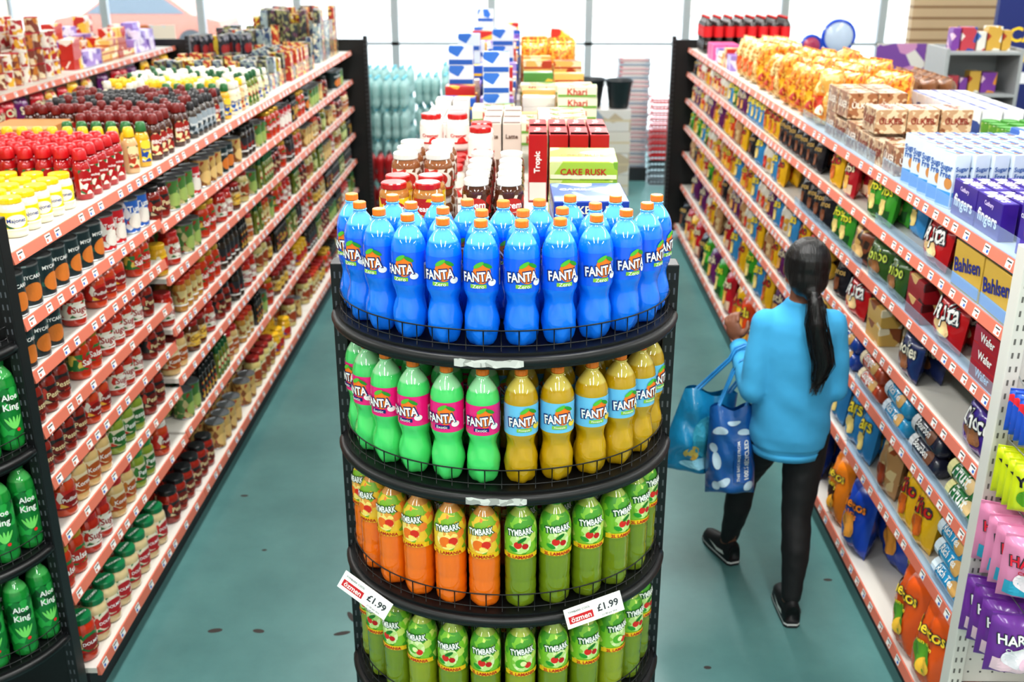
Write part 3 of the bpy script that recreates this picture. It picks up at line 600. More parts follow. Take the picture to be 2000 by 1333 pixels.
def endunit(name,x0,x1,y,zt,label,mat=BLACK):
    root=bpy.data.objects.new(name,None); root.location=((x0+x1)/2,y,0); COL.objects.link(root); root['label']=label; root['category']='shelving'
    inv=(-(x0+x1)/2,-y,0); sl=c('55585e',.5)
    for xa in(x0,x1-.035):
        m=MB(); box(m,xa,xa+.035,y-.03,y+.03,0,zt,mat,.003); xx=xa+.0175
        for k in range(int(zt/.04)): 
            for dx in(-.007,.007): d_rect(m,xx+dx-.0022,xx+dx+.0022,.03+k*.04,.048+k*.04,sl,flat(y-.03),1,1)
        mk('upright_post',m,root,loc=inv)
    p=MB(); box(p,x0+.035,x1-.035,y-.012,y+.012,.05,zt-.03,mat); mk('back_panel',p,root,loc=inv)
    return root,inv
endunit('shelving_end',-2.47,-1.45,9.66,1.83,'black end unit closing the jar shelving')
endunit('shelving_end',1.28,2.3,9.66,1.83,'black end unit closing the snack shelving')
endunit('shelving_end',-4.0,-3.05,9.66,1.83,'black end unit closing the noodle shelving')
def arcpts(a,b,n,t0=-pi/2,t1=pi/2): return [(a*sin(t0+(t1-t0)*i/n),-b*cos(t0+(t1-t0)*i/n)) for i in range(n+1)]
def endshelf(cx,cy,a,b,levels,label,stick={}):
    root,inv=endunit('end_display',cx-a-.01,cx+a+.01,cy,1.83,label)
    for i,z in enumerate(levels):
        m=MB(); o=arcpts(a,b,40); n=len(o); yb=cy-.031
        ring=[(cx+x,min(yb,cy+y)) for x,y in o]
        vs=[(x,y,z) for x,y in ring]+[(x,y,z-.042) for x,y in ring]
        fs=[tuple(range(n))[::1],tuple(reversed(range(n,2*n)))]+[(k,n+k,n+k+1,k+1) for k in range(n-1)]+[(n-1,2*n-1,n,0)]
        m.add(vs,fs,BLACK)
        tube(m,[(x,y-.003,z-.02) for x,y in ring],.014,BLACK,8)
        sh=mk('shelf',m,root,loc=inv)
        w=MB(); rg=[(cx+x*.975,cy+y*.965) for x,y in arcpts(a,b,60,-1.45,1.45)]
        for hh in(.012,.05): tube(w,[(x,y,z+hh) for x,y in rg],.0018,BLACK,5)
        for k in range(0,61,2): tube(w,[(rg[k][0],rg[k][1],z),(rg[k][0],rg[k][1],z+.051)],.0014,BLACK,4)
        mk('wire_guard',w,sh)
        if i in stick:
            t=MB(); s0,s1=stick[i]
            pts=[( a*sin(s0+(s1-s0)*k/10),-b*cos(s0+(s1-s0)*k/10)) for k in range(11)]
            vs=[]
            for k,(x,y) in enumerate(pts): vs+=[(cx+x,cy+y-.0185,z-.029-.002*sin(k*2.3)),(cx+x,cy+y-.0185,z-.011+.002*sin(k*1.7))]
            t.add(vs,[(2*k,2*k+2,2*k+3,2*k+1) for k in range(10)],MP('d0d0cc','a8a8a4','dcdcd8',60)); mk('sticker',t,sh)
CX,CY=-.06,2.6
TL=[1.716,1.354,.998,.638,.278]
endshelf(CX,CY,.44,.365,TL,'black end display with half round shelves of drink bottles',{0:(-.25,.12),1:(-.2,.14)})
endshelf(-2.01,3.02,.42,.36,[1.45,1.09,.73,.37],'black end display with half round shelves of aloe drinks')
def arcplace(cx,cy,a,b,n,z,kindf,group,tm=1.42,rj=8):
    N=400; ts=[-tm+2*tm*i/N for i in range(N+1)]; P=[(a*sin(t),-b*cos(t)) for t in ts]; S=[0]
    for p,q in zip(P,P[1:]): S.append(S[-1]+math.dist(p,q))
    for k in range(n):
        d=S[-1]*k/(n-1); i=min(range(N+1),key=lambda j:abs(S[j]-d)); kd,vr=kindf(k,P[i][0])
        put(kd,vr,cx+P[i][0],cy+P[i][1],z+.0008,ts[i]*.6+math.radians(R.uniform(-rj,rj)),group)
tiers=[(lambda k,x:('soda_bottle','blue'),'blue soft drink bottles on the end display'),
 (lambda k,x:('soda_bottle','green' if x<-.01 else 'yellow'),'green and yellow soft drink bottles on the end display'),
 (lambda k,x:('juice_bottle','orange' if x<.01 else 'green'),'orange and green juice bottles on the end display'),
 (lambda k,x:('juice_bottle','green' if (k%3) else 'green2'),'green juice bottles on the end display')]
for z,(kf,g) in zip(TL,tiers):
    arcplace(CX,CY,.385,.307,12,z,kf,g)
    arcplace(CX,CY,.288,.212,8,z,kf,g,1.3)
    arcplace(CX,CY,.19,.115,5,z,kf,g,1.05)
for z in(1.09,.73,.37):
    arcplace(-2.01,3.02,.365,.30,11,z,lambda k,x:('aloe_bottle','a'),'aloe drink bottles on the end display')
    arcplace(-2.01,3.02,.27,.2,7,z,lambda k,x:('aloe_bottle','a'),'aloe drink bottles on the end display',1.2)
def pricecard(loc,rot):
    m=MB(); box(m,-.078,.078,-.0008,.0008,-.027,.027,WHITE); f=flat(-.0008,.0004)
    d_rect(m,-.07,-.004,-.016,.004,c('c8202a'),f,1,1); d_text(m,'özmen',.055,-.037,-.006,WHITE,f,2)
    d_text(m,'TYMBARK COOL',.06,-.038,.015,INK,f,2,bold=0); d_text(m,'£1.99',.058,.038,.002,INK,f,2,bold=.02); d_text(m,'£1.00 per litre',.04,.038,-.02,INK,f,2,bold=0)
    mk('price_card',m,loc=loc,rot=rot,label='white price card with red panel clipped to the shelf rim',cat='price card',group='price cards on the end display')
pricecard((CX+.235,CY-.352,1.005),(-.25,-.2,.30)); pricecard((CX-.365,CY-.275,.99),(-.25,.45,-.4))
# ------------------------------------------------------------------ left shelf stock
J='sauce_jar'
near=[(J,'red'),(J,'gold'),(J,'white'),(J,'black'),(J,'red'),(J,'cream'),(J,'green')]
far=[('pickle_jar','olive'),(J,'brown'),('food_can','tan'),('spice_jar','dark'),('spice_jar','tan'),('mustard_jar','a'),(J,'black'),('pickle_jar','pale'),('food_can','green'),(J,'red'),('sauce_bottle','black'),('sauce_bottle','green'),(J,'cream'),(J,'gold')]
plan('L',LV[6],3.09,[('food_can','dark',3.85),('food_can','redwhite',4.12),('food_can','blue',4.36)],'food cans on the upper jar shelf',fit=.15)
plan('L',LV[5],3.09,[('food_can','dark',3.5),(J,'red',3.7),(J,'white',4.1),(J,'gold',4.36)],'jars on the jar shelving',fit=.14)
for li in(4,3,2,1): rnd('L',LV[li],3.09,4.36,near,'sauce jars on the jar shelving',seg=(.2,.45),fit=LV[li+1]-LV[li]-.05)
rnd('L',LV2[5],4.4,9.55,[('food_can','tan'),('food_can','redwhite'),(J,'black'),('spice_jar','dark'),('sauce_bottle','black'),('food_can','dark'),('food_can','green'),('spice_jar','tan'),(J,'gold')],'cans and jars on the upper jar shelf',fit=.18)
for li in(4,3,2,1):
    rnd('L',LV2[li],4.4,6.0,near[:5]+far,'jars on the jar shelving',fit=.175)
    rnd('L',LV2[li],6.02,9.55,far,'jars on the jar shelving',fit=.18)
plan('L',LV[0],3.09,[('pasta_sauce_jar','b',3.2),('pasta_sauce_jar','a',4.05),(J,'black',4.8),('food_can','tan',5.6),('pickle_jar','pale',6.1),('mustard_jar','a',6.6)],'pasta sauce jars on the bottom shelf',x_in=-.035,rows=3,fit=.18)
rnd('L',LV[0],6.65,9.55,far,'jars on the bottom shelf',x_in=-.02,fit=.18)
z=1.70
block('mayonnaise_jar','b',-1.98,-1.63,3.1,3.24,z,math.radians(40),1,'mayonnaise jars on the gondola top',8)
block('mayonnaise_jar','a',-2.4,-1.63,3.26,3.75,z,math.radians(40),1,'mayonnaise jars on the gondola top',8)
block('mayonnaise_jar','b',-2.38,-1.9,3.45,3.75,z+.132,math.radians(40),1,'mayonnaise jars on the gondola top',8)
block('ketchup_bottle','red',-2.38,-1.62,3.8,4.25,z,math.radians(50),1,'ketchup bottles on the gondola top',8,0,.06,.008)
block('sauce_bottle','beige',-2.38,-1.62,4.28,4.42,z,math.radians(50),1,'sauce bottles on the gondola top',8,0,0,.008)
block('sauce_bottle','yellow',-2.0,-1.62,4.42,4.55,z,math.radians(50),1,'sauce bottles on the gondola top',8,0,0,.008)
block('sauce_bottle','brown',-2.0,-1.62,4.57,4.85,z,math.radians(50),1,'sauce bottles on the gondola top',8,0,0,.008)
block('card_box','brown',-2.4,-2.05,4.54,4.85,z,0,1,'display boxes on the gondola top')
block('sauce_bottle','brown',-2.38,-1.62,4.9,5.1,z,math.radians(50),1,'sauce bottles on the gondola top',8,0,.08,.008)
block('sauce_bottle',['dark','dark','brown'],-2.38,-1.62,5.12,5.7,z,math.radians(50),1,'sauce bottles on the gondola top',8,0,.08,.008)
block('sauce_bottle','yellow',-2.0,-1.62,5.72,5.85,z,math.radians(50),1,'sauce bottles on the gondola top',8,0,0,.008)
block('sauce_bottle',['beige','white'],-2.38,-1.62,5.87,6.2,z,math.radians(50),1,'sauce bottles on the gondola top',8,0,.1,.008)
block('sauce_bottle',['white','white','green'],-2.38,-1.62,6.22,6.7,z,math.radians(50),1,'sauce bottles on the gondola top',8,0,.1,.008)
sp=[('small_packet_box',v) for v in('mixa','mixb','mixc','mixd')]
pile(-2.38,-1.62,6.75,7.4,z,.055,.065,sp,(1,2),'small packets on the gondola top',pi/2)
block('food_can','tall',-2.38,-1.95,7.45,7.8,z,.7,(1,2),'slim cans on the gondola top')
pile(-1.94,-1.62,7.42,8.3,z,.055,.065,sp,(1,2),'small packets on the gondola top',pi/2)
pile(-2.38,-1.95,7.85,8.6,z,.055,.065,sp,(1,3),'small packets on the gondola top',pi/2)
pile(-2.2,-1.62,8.62,9.5,z,.055,.065,sp,(2,4),'small packets on the gondola top',pi/2)
pots=[('noodle_pot',v) for v in'abc']
pile(-3.85,-3.22,3.1,7.6,1.74,.112,.112,pots,(2,4),'noodle pots on the far gondola',math.radians(60),15)
pile(-3.85,-3.22,7.7,9.5,1.74,.11,.17,[(('biscuit_box'),'redyellow'),('biscuit_box','purple'),('biscuit_box','tanorange')],(1,4),'boxes on the far gondola',pi/2)
rnd('F',1.47,3.1,9.5,[('crisp_bag','purple'),('crisp_bag','red'),('crisp_bag','white'),('crisp_bag','yellow')],'packets on the far gondola',rows=1,fit=.22)
rnd('F',1.18,3.1,9.5,[('crisp_bag','green'),('crisp_bag','black'),('crisp_bag','yellow')],'packets on the far gondola',rows=1)
rnd('F',.85,3.1,9.5,[('crisp_bag','green'),('crisp_bag','tan')],'packets on the far gondola',rows=1)
# ------------------------------------------------------------------ right shelf stock
bx='biscuit_box'
block(bx,'violetcookies',1.46,2.2,2.95,3.14,1.73,-pi/2,1,'cookie boxes on the gondola top')
block(bx,'violet',1.46,1.72,3.16,3.56,1.73,-pi/2,1,'chocolate finger boxes on the gondola top')
block(bx,'violetcookies',1.74,2.2,3.16,3.5,1.73,-pi/2,(1,2),'cookie boxes on the gondola top')
block(bx,'sugarfree',1.46,1.86,3.6,4.06,1.73,-math.radians(75),1,'sugar free biscuit boxes on the gondola top')
block(bx,'lightblue',1.88,2.28,3.58,4.2,1.73,-pi/2,(1,2),'white cartons on the gondola top')
block('wafer_case',['a','b'],1.46,1.95,4.14,5.2,1.73,-pi/2,1,'wafer cases on the gondola top')
block('wafer_case','b',1.46,1.95,4.45,4.75,1.73+.117,-pi/2,1,'wafer cases on the gondola top')
block('wafer_case','a',1.46,1.75,4.85,5.2,1.73+.117,-pi/2,1,'wafer cases on the gondola top')
block('drink_can','greenlid',2.0,2.28,4.3,4.75,1.73,-.7,1,'green canisters on the gondola top')
block('carton_pack','bluegrey',1.98,2.28,4.85,5.6,1.73,-pi/2,1,'milk cartons on the gondola top')
block('popcorn_bag',['b','c','b'],1.46,1.97,5.3,6.3,1.73,-math.radians(80),1,'corn snack bags on the gondola top',10,.12,.2,.012)
block('popcorn_bag',['b','c','a'],1.46,2.1,6.32,7.0,1.73,-math.radians(80),1,'corn snack bags on the gondola top',10,.12,.2,.012)
block('popcorn_bag','a',1.46,1.85,7.02,7.7,1.73,-math.radians(80),1,'corn snack bags on the gondola top',10,.12,.1,.012)
block('paper_bag','a',2.0,2.28,5.65,6.3,1.73,-pi/2,1,'brown paper bags on the gondola top',8,0,0,.008)
pile(1.46,2.2,7.8,8.5,1.73,.11,.16,[(bx,'redyellow'),(bx,'tanorange'),(bx,'purple')],(1,2),'boxes on the gondola top',pi/2)
block('carton_pack','pink',1.46,1.75,8.55,8.9,1.73,-pi/2,1,'pink cartons on the gondola top')
block('cola_bottle','a',1.46,2.2,9.1,9.55,1.73,0,1,'cola bottles on the gondola top')
g='snack packets on the snack shelving'
BT=-.13; cb='crisp_bag'; bp_='biscuit_packet'; br='biscuit_roll'
allb=[(cb,v) for v in('red','yellow','purple','tan','lblue','green','black','white','orangered','yellow')]
S3=(.14,.3)
plan('R',1.52,2.95,[(bx,'bahlsen',3.5),(bp_,'red',3.95,1),(cb,'lblue',4.12),(cb,'green',4.5),(cb,'red',4.85),(cb,'yellow',5.05),(cb,'black',6.1),(cb,'yellow',6.5),(cb,'lblue',7.1)],g,tilt=BT,fit=.175)
rnd('R',1.52,7.12,9.5,allb,g,tilt=BT,fit=.175,seg=S3)
plan('R',1.29,2.95,[(bx,'redchoc',3.3,3),(bp_,'red',3.6),(bx,'darkred',3.85,2),(bp_,'green',4.3),(bp_,'brown',4.6),(cb,'green',4.95),(cb,'black',5.5),(br,'orange',5.9,2)],g,tilt=BT,fit=.175)
rnd('R',1.29,5.92,9.5,allb,g,tilt=BT,fit=.19,seg=S3)
plan('R',1.05,2.95,[(bp_,'violet',3.2),(bp_,'red',3.42),(bx,'redchoc',3.6,3),(bp_,'navy',4.0),(bx,'goldcream',4.3,2),(bp_,'red',4.6),(cb,'black',4.9),(br,'yellow',5.3,2)],g,tilt=BT,fit=.175)
rnd('R',1.05,5.32,9.5,allb,g,tilt=BT,fit=.19,seg=S3)
plan('R',.81,2.95,[(br,'green',3.3,2),(br,'black',3.62,2),(br,'cyan',3.95,2),(br,'orange',4.3,2),(br,'blue',4.75,2)],g,rows=3,fit=.16)
plan('R',.81,4.78,[(bp_,'yellow',5.2),(cb,'tan',5.7)],g,tilt=BT,fit=.19)
rnd('R',.81,5.72,9.5,allb,g,tilt=BT,fit=.19,seg=S3)
plan('R',.50,2.95,[(br,'cyan',3.3,3),(cb,'yellow',3.7),(cb,'tan',4.0),(cb,'lblue',4.4),(cb,'lblue',4.7),(cb,'purple',5.1),(cb,'purple',5.5)],g,rows=3,tilt=BT,fit=.24)
rnd('R',.50,5.52,9.5,allb,g,tilt=BT,fit=.25,seg=S3)
plan('R',.13,2.95,[(cb,'dkorange',3.62),(cb,'orange',3.84),(cb,'blue',4.1),(cb,'orange',4.55),(cb,'blue',5.2),(cb,'orange',5.45)],'large crisp bags on the bottom shelf',tilt=-.13,x_in=-.05,fit=.33)
plan('R',.13,3.0,[(cb,'orange',3.7),(cb,'blue',5.4)],'large crisp bags on the bottom shelf',tilt=-.13,x_in=.09,fit=.33)
rnd('R',.13,5.47,9.5,allb,'large crisp bags on the bottom shelf',tilt=-.13,x_in=-.035,fit=.3)
for z,h,rg_ in((1.73,.07,((2.95,4.2),(4.3,5.5))),(1.52,.05,((2.95,4.2),)),(1.29,.05,((2.95,4.2),(4.3,5.5))),(.81,.05,((2.95,4.2),(4.3,5.5))),(.5,.05,((2.95,4.2),))):
    for a,bb in rg_:
        m=MB(); box(m,1.427,1.429,a,bb,z+.006,z+h,clearmat()); mk('shelf_front_guard',m,label='clear acrylic guard strip along the shelf edge',cat='shelf guard',group='clear shelf guards')
# ------------------------------------------------------------------ centre gondola top
z=1.70; g='spread jars on the central gondola'
block('spread_jar','peanut',-.44,-.22,2.95,3.2,z,.1,2,g,10)
block('spread_jar','choc',-.2,.04,3.0,3.4,z,.1,2,g,10)
block('spread_jar','whitelid',-.44,-.22,3.25,3.6,z,.1,2,g,10)
block('spread_jar','choc',-.2,.04,3.42,3.6,z,.1,2,g,10)
block('spread_jar','redlid',-.43,-.1,3.75,4.2,z,.1,(1,2),g,10)
block('cake_rusk_box','blue',.07,.31,2.98,3.25,z,.04,3,'cake rusk boxes on the central gondola',1)
block('cake_rusk_box','green',.07,.31,3.34,3.62,z,-.03,4,'cake rusk boxes on the central gondola',1)
block(bx,'tallred',.0,.3,3.8,4.2,z,0,1,'tall red biscuit boxes on the central gondola',1)
g='biscuit boxes on the central gondola'
block(bx,'tallwhite',-.44,-.2,4.3,4.85,z,0,1,g,1)
block(bx,'tallbrown',-.19,.0,4.3,4.85,z,0,1,g,1)
block(bx,'cream',.04,.32,4.3,4.9,z,0,(3,4),g,5)
block(bx,'cream',-.27,.32,4.95,5.2,z,0,(1,3),g,5)
block(bx,'tallwhite',-.44,-.28,4.95,5.2,z,0,1,g,1)
mixl=[(bx,'blueyellow'),(bx,'lightblue'),(bx,'purple'),(bx,'plainwhite'),(bx,'blueyellow'),(bx,'redyellow')]
mixr=[(bx,'tanorange'),(bx,'redyellow'),(bx,'cream'),(bx,'plainwhite'),(bx,'greenwhite'),(bx,'tanorange')]
pile(-.45,-.06,5.25,9.3,z,.19,.108,mixl,(2,4),g,0,3)
pile(-.04,.35,5.25,7.2,z,.19,.125,mixr,(1,4),g,0,3)
block('popcorn_bag','b',-.05,.33,7.25,7.7,z,.1,1,'snack bags on the central gondola',8,0,.1,.01)
pile(-.04,.35,7.75,9.3,z,.19,.125,mixr,(2,4),g,0,3)
# ------------------------------------------------------------------ hanging sweets on the right end
root=bpy.data.objects.new('pegboard_end',None); root.location=(1.85,2.87,0); COL.objects.link(root); root['label']='white pegboard end panel with hooks of hanging sweets'; root['category']='display stand'
inv=(-1.85,-2.87,0)
m=MB(); box(m,1.40,1.445,2.84,2.9,0,1.8,c('dad7d0',.4),.003)
for k in range(40):
    d_rect(m,1.410,1.416,.05+k*.043,.068+k*.043,c('6a6864'),flat(2.84),1,1); d_rect(m,1.428,1.434,.05+k*.043,.068+k*.043,c('6a6864'),flat(2.84),1,1)
mk('upright_post',m,root,loc=inv)
p=MB(); box(p,1.445,2.28,2.862,2.885,.3,1.8,c('d4d2cc',.5)); 
for i in range(20):
    for j in range(28): d_ell(p,1.47+i*.04,.34+j*.05,.004,.004,c('3a3a3c'),flat(2.862),1,seg=6,rings=1)
mk('panel',p,root,loc=inv)
p=MB(); box(p,1.445,2.28,2.5,2.86,.0,.3,c('dcdad4',.4),.004); mk('base',p,root,loc=inv)
for (zz,kd,vr,dx,rows,x0) in((1.27,'sweet_bag','blue',.1,4,1.44),(1.07,'sweet_bag','lime',.085,4,1.43),(.82,'marshmallow_bag','pink',.165,4,1.46),(.56,'marshmallow_bag','purple',.165,4,1.46)):
    w,d,h=PROTO[(kd,vr)][0]
    for i in range(5):
        x=x0+i*dx
        hk=MB(); tube(hk,[(max(x,1.455),2.861,zz+h*1.03),(x,2.80,zz+h*1.03),(x,2.55,zz+h*1.03),(x,2.54,zz+h*1.06)],.0025,STEEL,6); mk('hook',hk,root,loc=inv)
        for r in range(rows): put(kd,vr,x,2.80-.03-r*(d*.9),zz-.002+R.uniform(-.006,.0),math.radians(R.uniform(-14,8))-.25,'sweet packets hanging on the pegboard')
# ------------------------------------------------------------------ background things
def bucket(x,y,z):
    m=MB(); lathe(m,[(.1,0),(.105,.01),(.14,.27),(.15,.28),(.15,.3),(.14,.3),(.135,.28),(.098,.02)],24,c('1b2024',.4)); r=mk('bucket',m,loc=(x,y,z),label='black plastic bucket on stacked cartons',cat='bucket')
    h=MB(); tube(h,[(.15*cos(a),-.15*sin(a)*.35-.02,.28-.12*sin(a)) for a in [pi*i/12 for i in range(13)]],.004,STEEL,5); mk('handle',h,r)
def stackbox(x0,x1,y0,y1,z0,z1,mat,label):
    m=MB(); box(m,x0,x1,y0,y1,z0,z1,mat,.004); d_rect(m,x0,x1,(z0+z1)/2-.01,(z0+z1)/2+.01,c('c8b898'),flat(y0),1,1); mk('carton',m,label=label,cat='carton')
for k in range(4): stackbox(.52,1.1,11.3,11.8,k*.236,k*.236+.232,[c('cec8bf'),MP('d0ccc8','8a98a8','b8a890',6)][k%2],'white carton in a stack on the floor')
bucket(.68,11.5,.945); bucket(.97,11.42,.945)
def waterpack(x,y,z,col,cap):
    m=MB()
    for i in range(3):
        for j in range(2):
            X=Matrix.Translation((-.09+i*.09,-.045+j*.09,0)); rf=interp(FP,.31,.043)
            lathe(m,[(rf(.31*q/12),.31*q/12) for q in range(13)],10,col,X=X)
            lathe(m,[(.016,.295),(.016,.318)],8,cap,X=X)
    mk('bottle_pack',m,loc=(x,y,z),label='shrink wrapped pack of drink bottles in a stack',cat='bottle pack',group='stacked bottle packs')
wat=c('c4e2e0',.15,coat=.6,transl=.5); redw=c('a81418',.2,coat=.6)
for pile_,(px,py,nl) in enumerate(((-1.7,11.2,4),(-1.1,11.5,4),(-1.75,12.2,4),(-.9,12.6,4))):
    for lay in range(nl):
        for i in range(2):
            for j in range(2): waterpack(px+i*.29,py+j*.2,lay*.322,wat,c('6ab8c8'))
for lay in range(2):
    for i in range(3): waterpack(-1.5+i*.29,10.5,lay*.322,redw,c('1c1c1c'))
def basket(x,y,z,col):
    m=MB(); w,d,h=.22,.15,.045
    for t in(0,1):
        s=1+.06*t
        tube(m,[(-w*s,-d*s,h*t),(w*s,-d*s,h*t),(w*s,d*s,h*t),(-w*s,d*s,h*t)],.008,col,6,True)
    for i in range(12):
        xx=-w+2*w*i/11
        tube(m,[(xx,-d,0),(xx*1.06,-d*1.06,h)],.004,col,4); tube(m,[(xx,-d,0),(xx,d,0)],.003,col,4)
    mk('shopping_basket',m,loc=(x,y,z),label='red plastic shopping basket in a nested stack',cat='basket',group='stacked shopping baskets')
for k in range(14): basket(1.62,12.0,.02+k*.07,c('c81c24' if k>3 else '1a1c20',.4))
for k in range(26):
    m=MB(); box(m,-.18,.18,-.15,.15,0,.045,MP('d0cac8','b8707a','a8b0b8',9),.006); d_rect(m,-.16,.16,.01,.03,c('c8a0a4' if k%3 else '8a98a8'),flat(-.15),1,1)
    mk('tray',m,loc=(1.2+R.uniform(-.012,.012),12.3,.15+k*.048),label='printed tray in a tall stack',cat='tray',group='stacked trays')
m=MB(); box(m,.98,1.38,12.1,12.5,0,.149,c('2a2c30')); mk('dolly',m,label='dark low dolly under a stack of trays',cat='dolly')
def balloon(x,y,z,r,mat,ring):
    m=MB(); lathe(m,[(r*sin(pi*i/14)*1,-r*.3*cos(pi*i/14)) for i in range(15)],28,mat,X=Matrix.Rotation(pi/2,4,'X'),caps=(0,0))
    o=mk('balloon',m,loc=(x,y,z),label='round foil balloon standing on a stick',cat='balloon')
    t=MB(); tube(t,[(r*cos(a),0,r*sin(a)) for a in [2*pi*k/32 for k in range(32)]],.02,ring,6,True); mk('rim',t,o)
    s=MB(); tube(s,[(0,0,-r),(0,0,-z+.0)],.005,WHITE,5); mk('stick',s,o)
balloon(2.85,10.0,1.80,.14,c('e4eef6',.1,coat=1,transl=.5),c('2050c8',.3)); balloon(2.66,10.2,1.7,.09,c('d04868',.2,coat=1),c('2050c8',.3))
m=MB(); box(m,3.5,4.8,10.0,10.1,0,3.0,slat); mk('slatwall_partition',m,label='wood slatwall partition near the shop front',cat='wall panel')
def rack(x,y,w,d,h,n,label,stock):
    m=MB(); GR=c('a4a8aa',.4); box(m,-w/2,-w/2+.025,-d/2,d/2,0,h,GR); box(m,w/2-.025,w/2,-d/2,d/2,0,h,GR); box(m,-w/2+.025,w/2-.025,d/2-.02,d/2,0,h,GR)
    r=mk('display_rack',m,loc=(x,y,0),label=label,cat='shelving'); 
    for k in range(n+1):
        z=.1+k*(h-.12)/n; s=MB(); box(s,-w/2+.025,w/2-.025,-d/2,d/2-.02,z-.02,z,GR); mk('shelf',s,r)
        if k>1:
            xx=-w/2+.06; 
            while xx<w/2-.12:
                wd=R.uniform(.06,.12); hh=R.uniform(.1,.2)
                mm=MB(); pal=R.choice([('b83a4a','e0d8d0','2a4a9a'),('7a3a9a','e0c0d0','d89030'),('d8d4cc','3a6ab0','b8302a'),('c8a040','a02c1c','e0e0d8')])
                box(mm,0,wd-.01,-.05,.05,0,hh,MP(*pal,16),.003); mk('small_box',mm,loc=(x+xx,y-d*.15,z+.001),label='small printed package on the grey rack',cat='package',group='packages on the grey racks'); xx+=wd
rack(3.25,7.9,.55,.4,1.9,6,'grey metal display rack with small packages',1); rack(3.95,7.0,.6,.4,1.55,5,'grey metal display rack with small packages',1)
rack(2.95,6.4,.5,.35,1.4,4,'grey metal display rack with small packages',1)
m=MB(); box(m,3.68,4.8,8.6,8.66,1.2,2.5,c('14246a')); f=flat(8.6); d_text(m,'CA',.22,3.90,1.93,c('f2c81c'),f,2); d_text(m,'CHEC',.3,3.94,1.76,c('f2c81c'),f,2); d_rect(m,3.76,4.7,1.55,1.64,c('e8e8ec'),f,1,1,1); box(m,3.68,3.73,8.6,8.66,0,1.2,STEEL); box(m,4.75,4.8,8.6,8.66,0,1.2,STEEL)
mk('sign',m,label='dark blue sign board with yellow lettering on posts',cat='sign')
def poster(x,y,z,w,h,pal):
    m=MB(); box(m,-w/2,w/2,-.006,.006,0,h,MP(*pal,7)); box(m,-w/2-.02,w/2+.02,-.012,.004,-.02,.0,STEEL); box(m,-.02,.02,-.01,.01,-z,-.02,STEEL); box(m,-.2,.2,-.15,.15,-z,-z+.015,STEEL)
    mk('poster_stand',m,loc=(x,y,z),label='colourful poster stand near the shop window',cat='poster')
poster(3.2,9.3,.95,.42,.85,('7a4a9a','c890b8','d8d4cc')); poster(-4.6,12.8,.8,.8,.9,('d8c8b8','b86a3c','c8c8c8')); poster(-3.0,13.2,.5,.7,1.1,('c8b8a0','c8505a','d8d8d8'))
# ------------------------------------------------------------------ person
def sph(mb,cn,rx,ry,rz,mat,X=None,seg=16):
    T=Matrix.Translation(cn)@(X or Matrix.Identity(4))@Matrix.Diagonal((rx,ry,rz,1))
    lathe(mb,[(sin(pi*i/10),-cos(pi*i/10)) for i in range(1,10)],seg,mat,X=T)
def chain(mb,pts,mat):
    for (p,r) in pts: sph(mb,p,r,r,r,mat)
    for (p,r),(q,s) in zip(pts,pts[1:]):
        p=Vector(p);q=Vector(q); n=5
        tube(mb,[p.lerp(q,i/n) for i in range(n+1)],[r+(s-r)*i/n for i in range(n+1)],mat,16)
def loft(mb,secs,mat,seg=28):
    vs=[];fs=[];n=len(secs)
    for z,cx,cy,rx,ry in secs:
        for k in range(seg): a=2*pi*k/seg; vs.append((cx+rx*cos(a),cy+ry*sin(a),z))
    for i in range(n-1):
        for k in range(seg): k1=(k+1)%seg; fs.append((i*seg+k,i*seg+k1,(i+1)*seg+k1,(i+1)*seg+k))
    fs+=[tuple(reversed(range(seg))),tuple((n-1)*seg+k for k in range(seg))]
    mb.add(vs,fs,mat,True)
def remesh(mb,vox,it,mat,disp=None):
    me=mb.mesh('tmp'); ob=bpy.data.objects.new('tmp',me); COL.objects.link(ob)
    md=ob.modifiers.new('r','REMESH'); md.mode='VOXEL'; md.voxel_size=vox; md.use_smooth_shade=True
    s=ob.modifiers.new('s','SMOOTH'); s.factor=.5; s.iterations=it
    dg=bpy.context.evaluated_depsgraph_get()
    out=bpy.data.meshes.new_from_object(ob.evaluated_get(dg)); bpy.data.objects.remove(ob)
    out.materials.clear(); out.materials.append(mat)
    if disp:
        for v in out.vertices: v.co=v.co+v.normal*disp(v.co)
    out.polygons.foreach_set('use_smooth',[True]*len(out.polygons)); out.update(); return out
SKIN=c('7a4c36',.5,bump=.05)
px,py=1.055,3.80
body=MB()
loft(body,[(.72,px,py,.12,.095),(.80,px,py,.14,.105),(.92,px,py,.118,.085),(1.05,px,py,.122,.088),(1.17,px,py,.14,.09),(1.24,px,py,.135,.08),(1.29,px,py,.08,.06),(1.33,px,py+.005,.048,.05),(1.38,px,py+.01,.046,.048)],SKIN)
sph(body,(px,py+.01,1.46),.072,.088,.098,SKIN); sph(body,(px,py+.04,1.415),.052,.056,.062,SKIN)
sph(body,(px,py+.104,1.44),.011,.016,.018,SKIN); sph(body,(px-.075,py+.01,1.445),.009,.016,.027,SKIN); sph(body,(px+.075,py+.01,1.445),.009,.016,.027,SKIN)
sph(body,(px,py+.093,1.41),.022,.01,.008,SKIN)
Ls=(.925,py,1.225);Le=(.893,py-.03,.965);Lw=(.868,4.005,1.06)
Rs=(1.175,py,1.225);Re=(1.21,py-.02,.97);Rw=(1.10,3.985,1.04)
chain(body,[(Ls,.045),(Le,.036),(Lw,.024)],SKIN); chain(body,[(Rs,.045),(Re,.036),(Rw,.024)],SKIN)
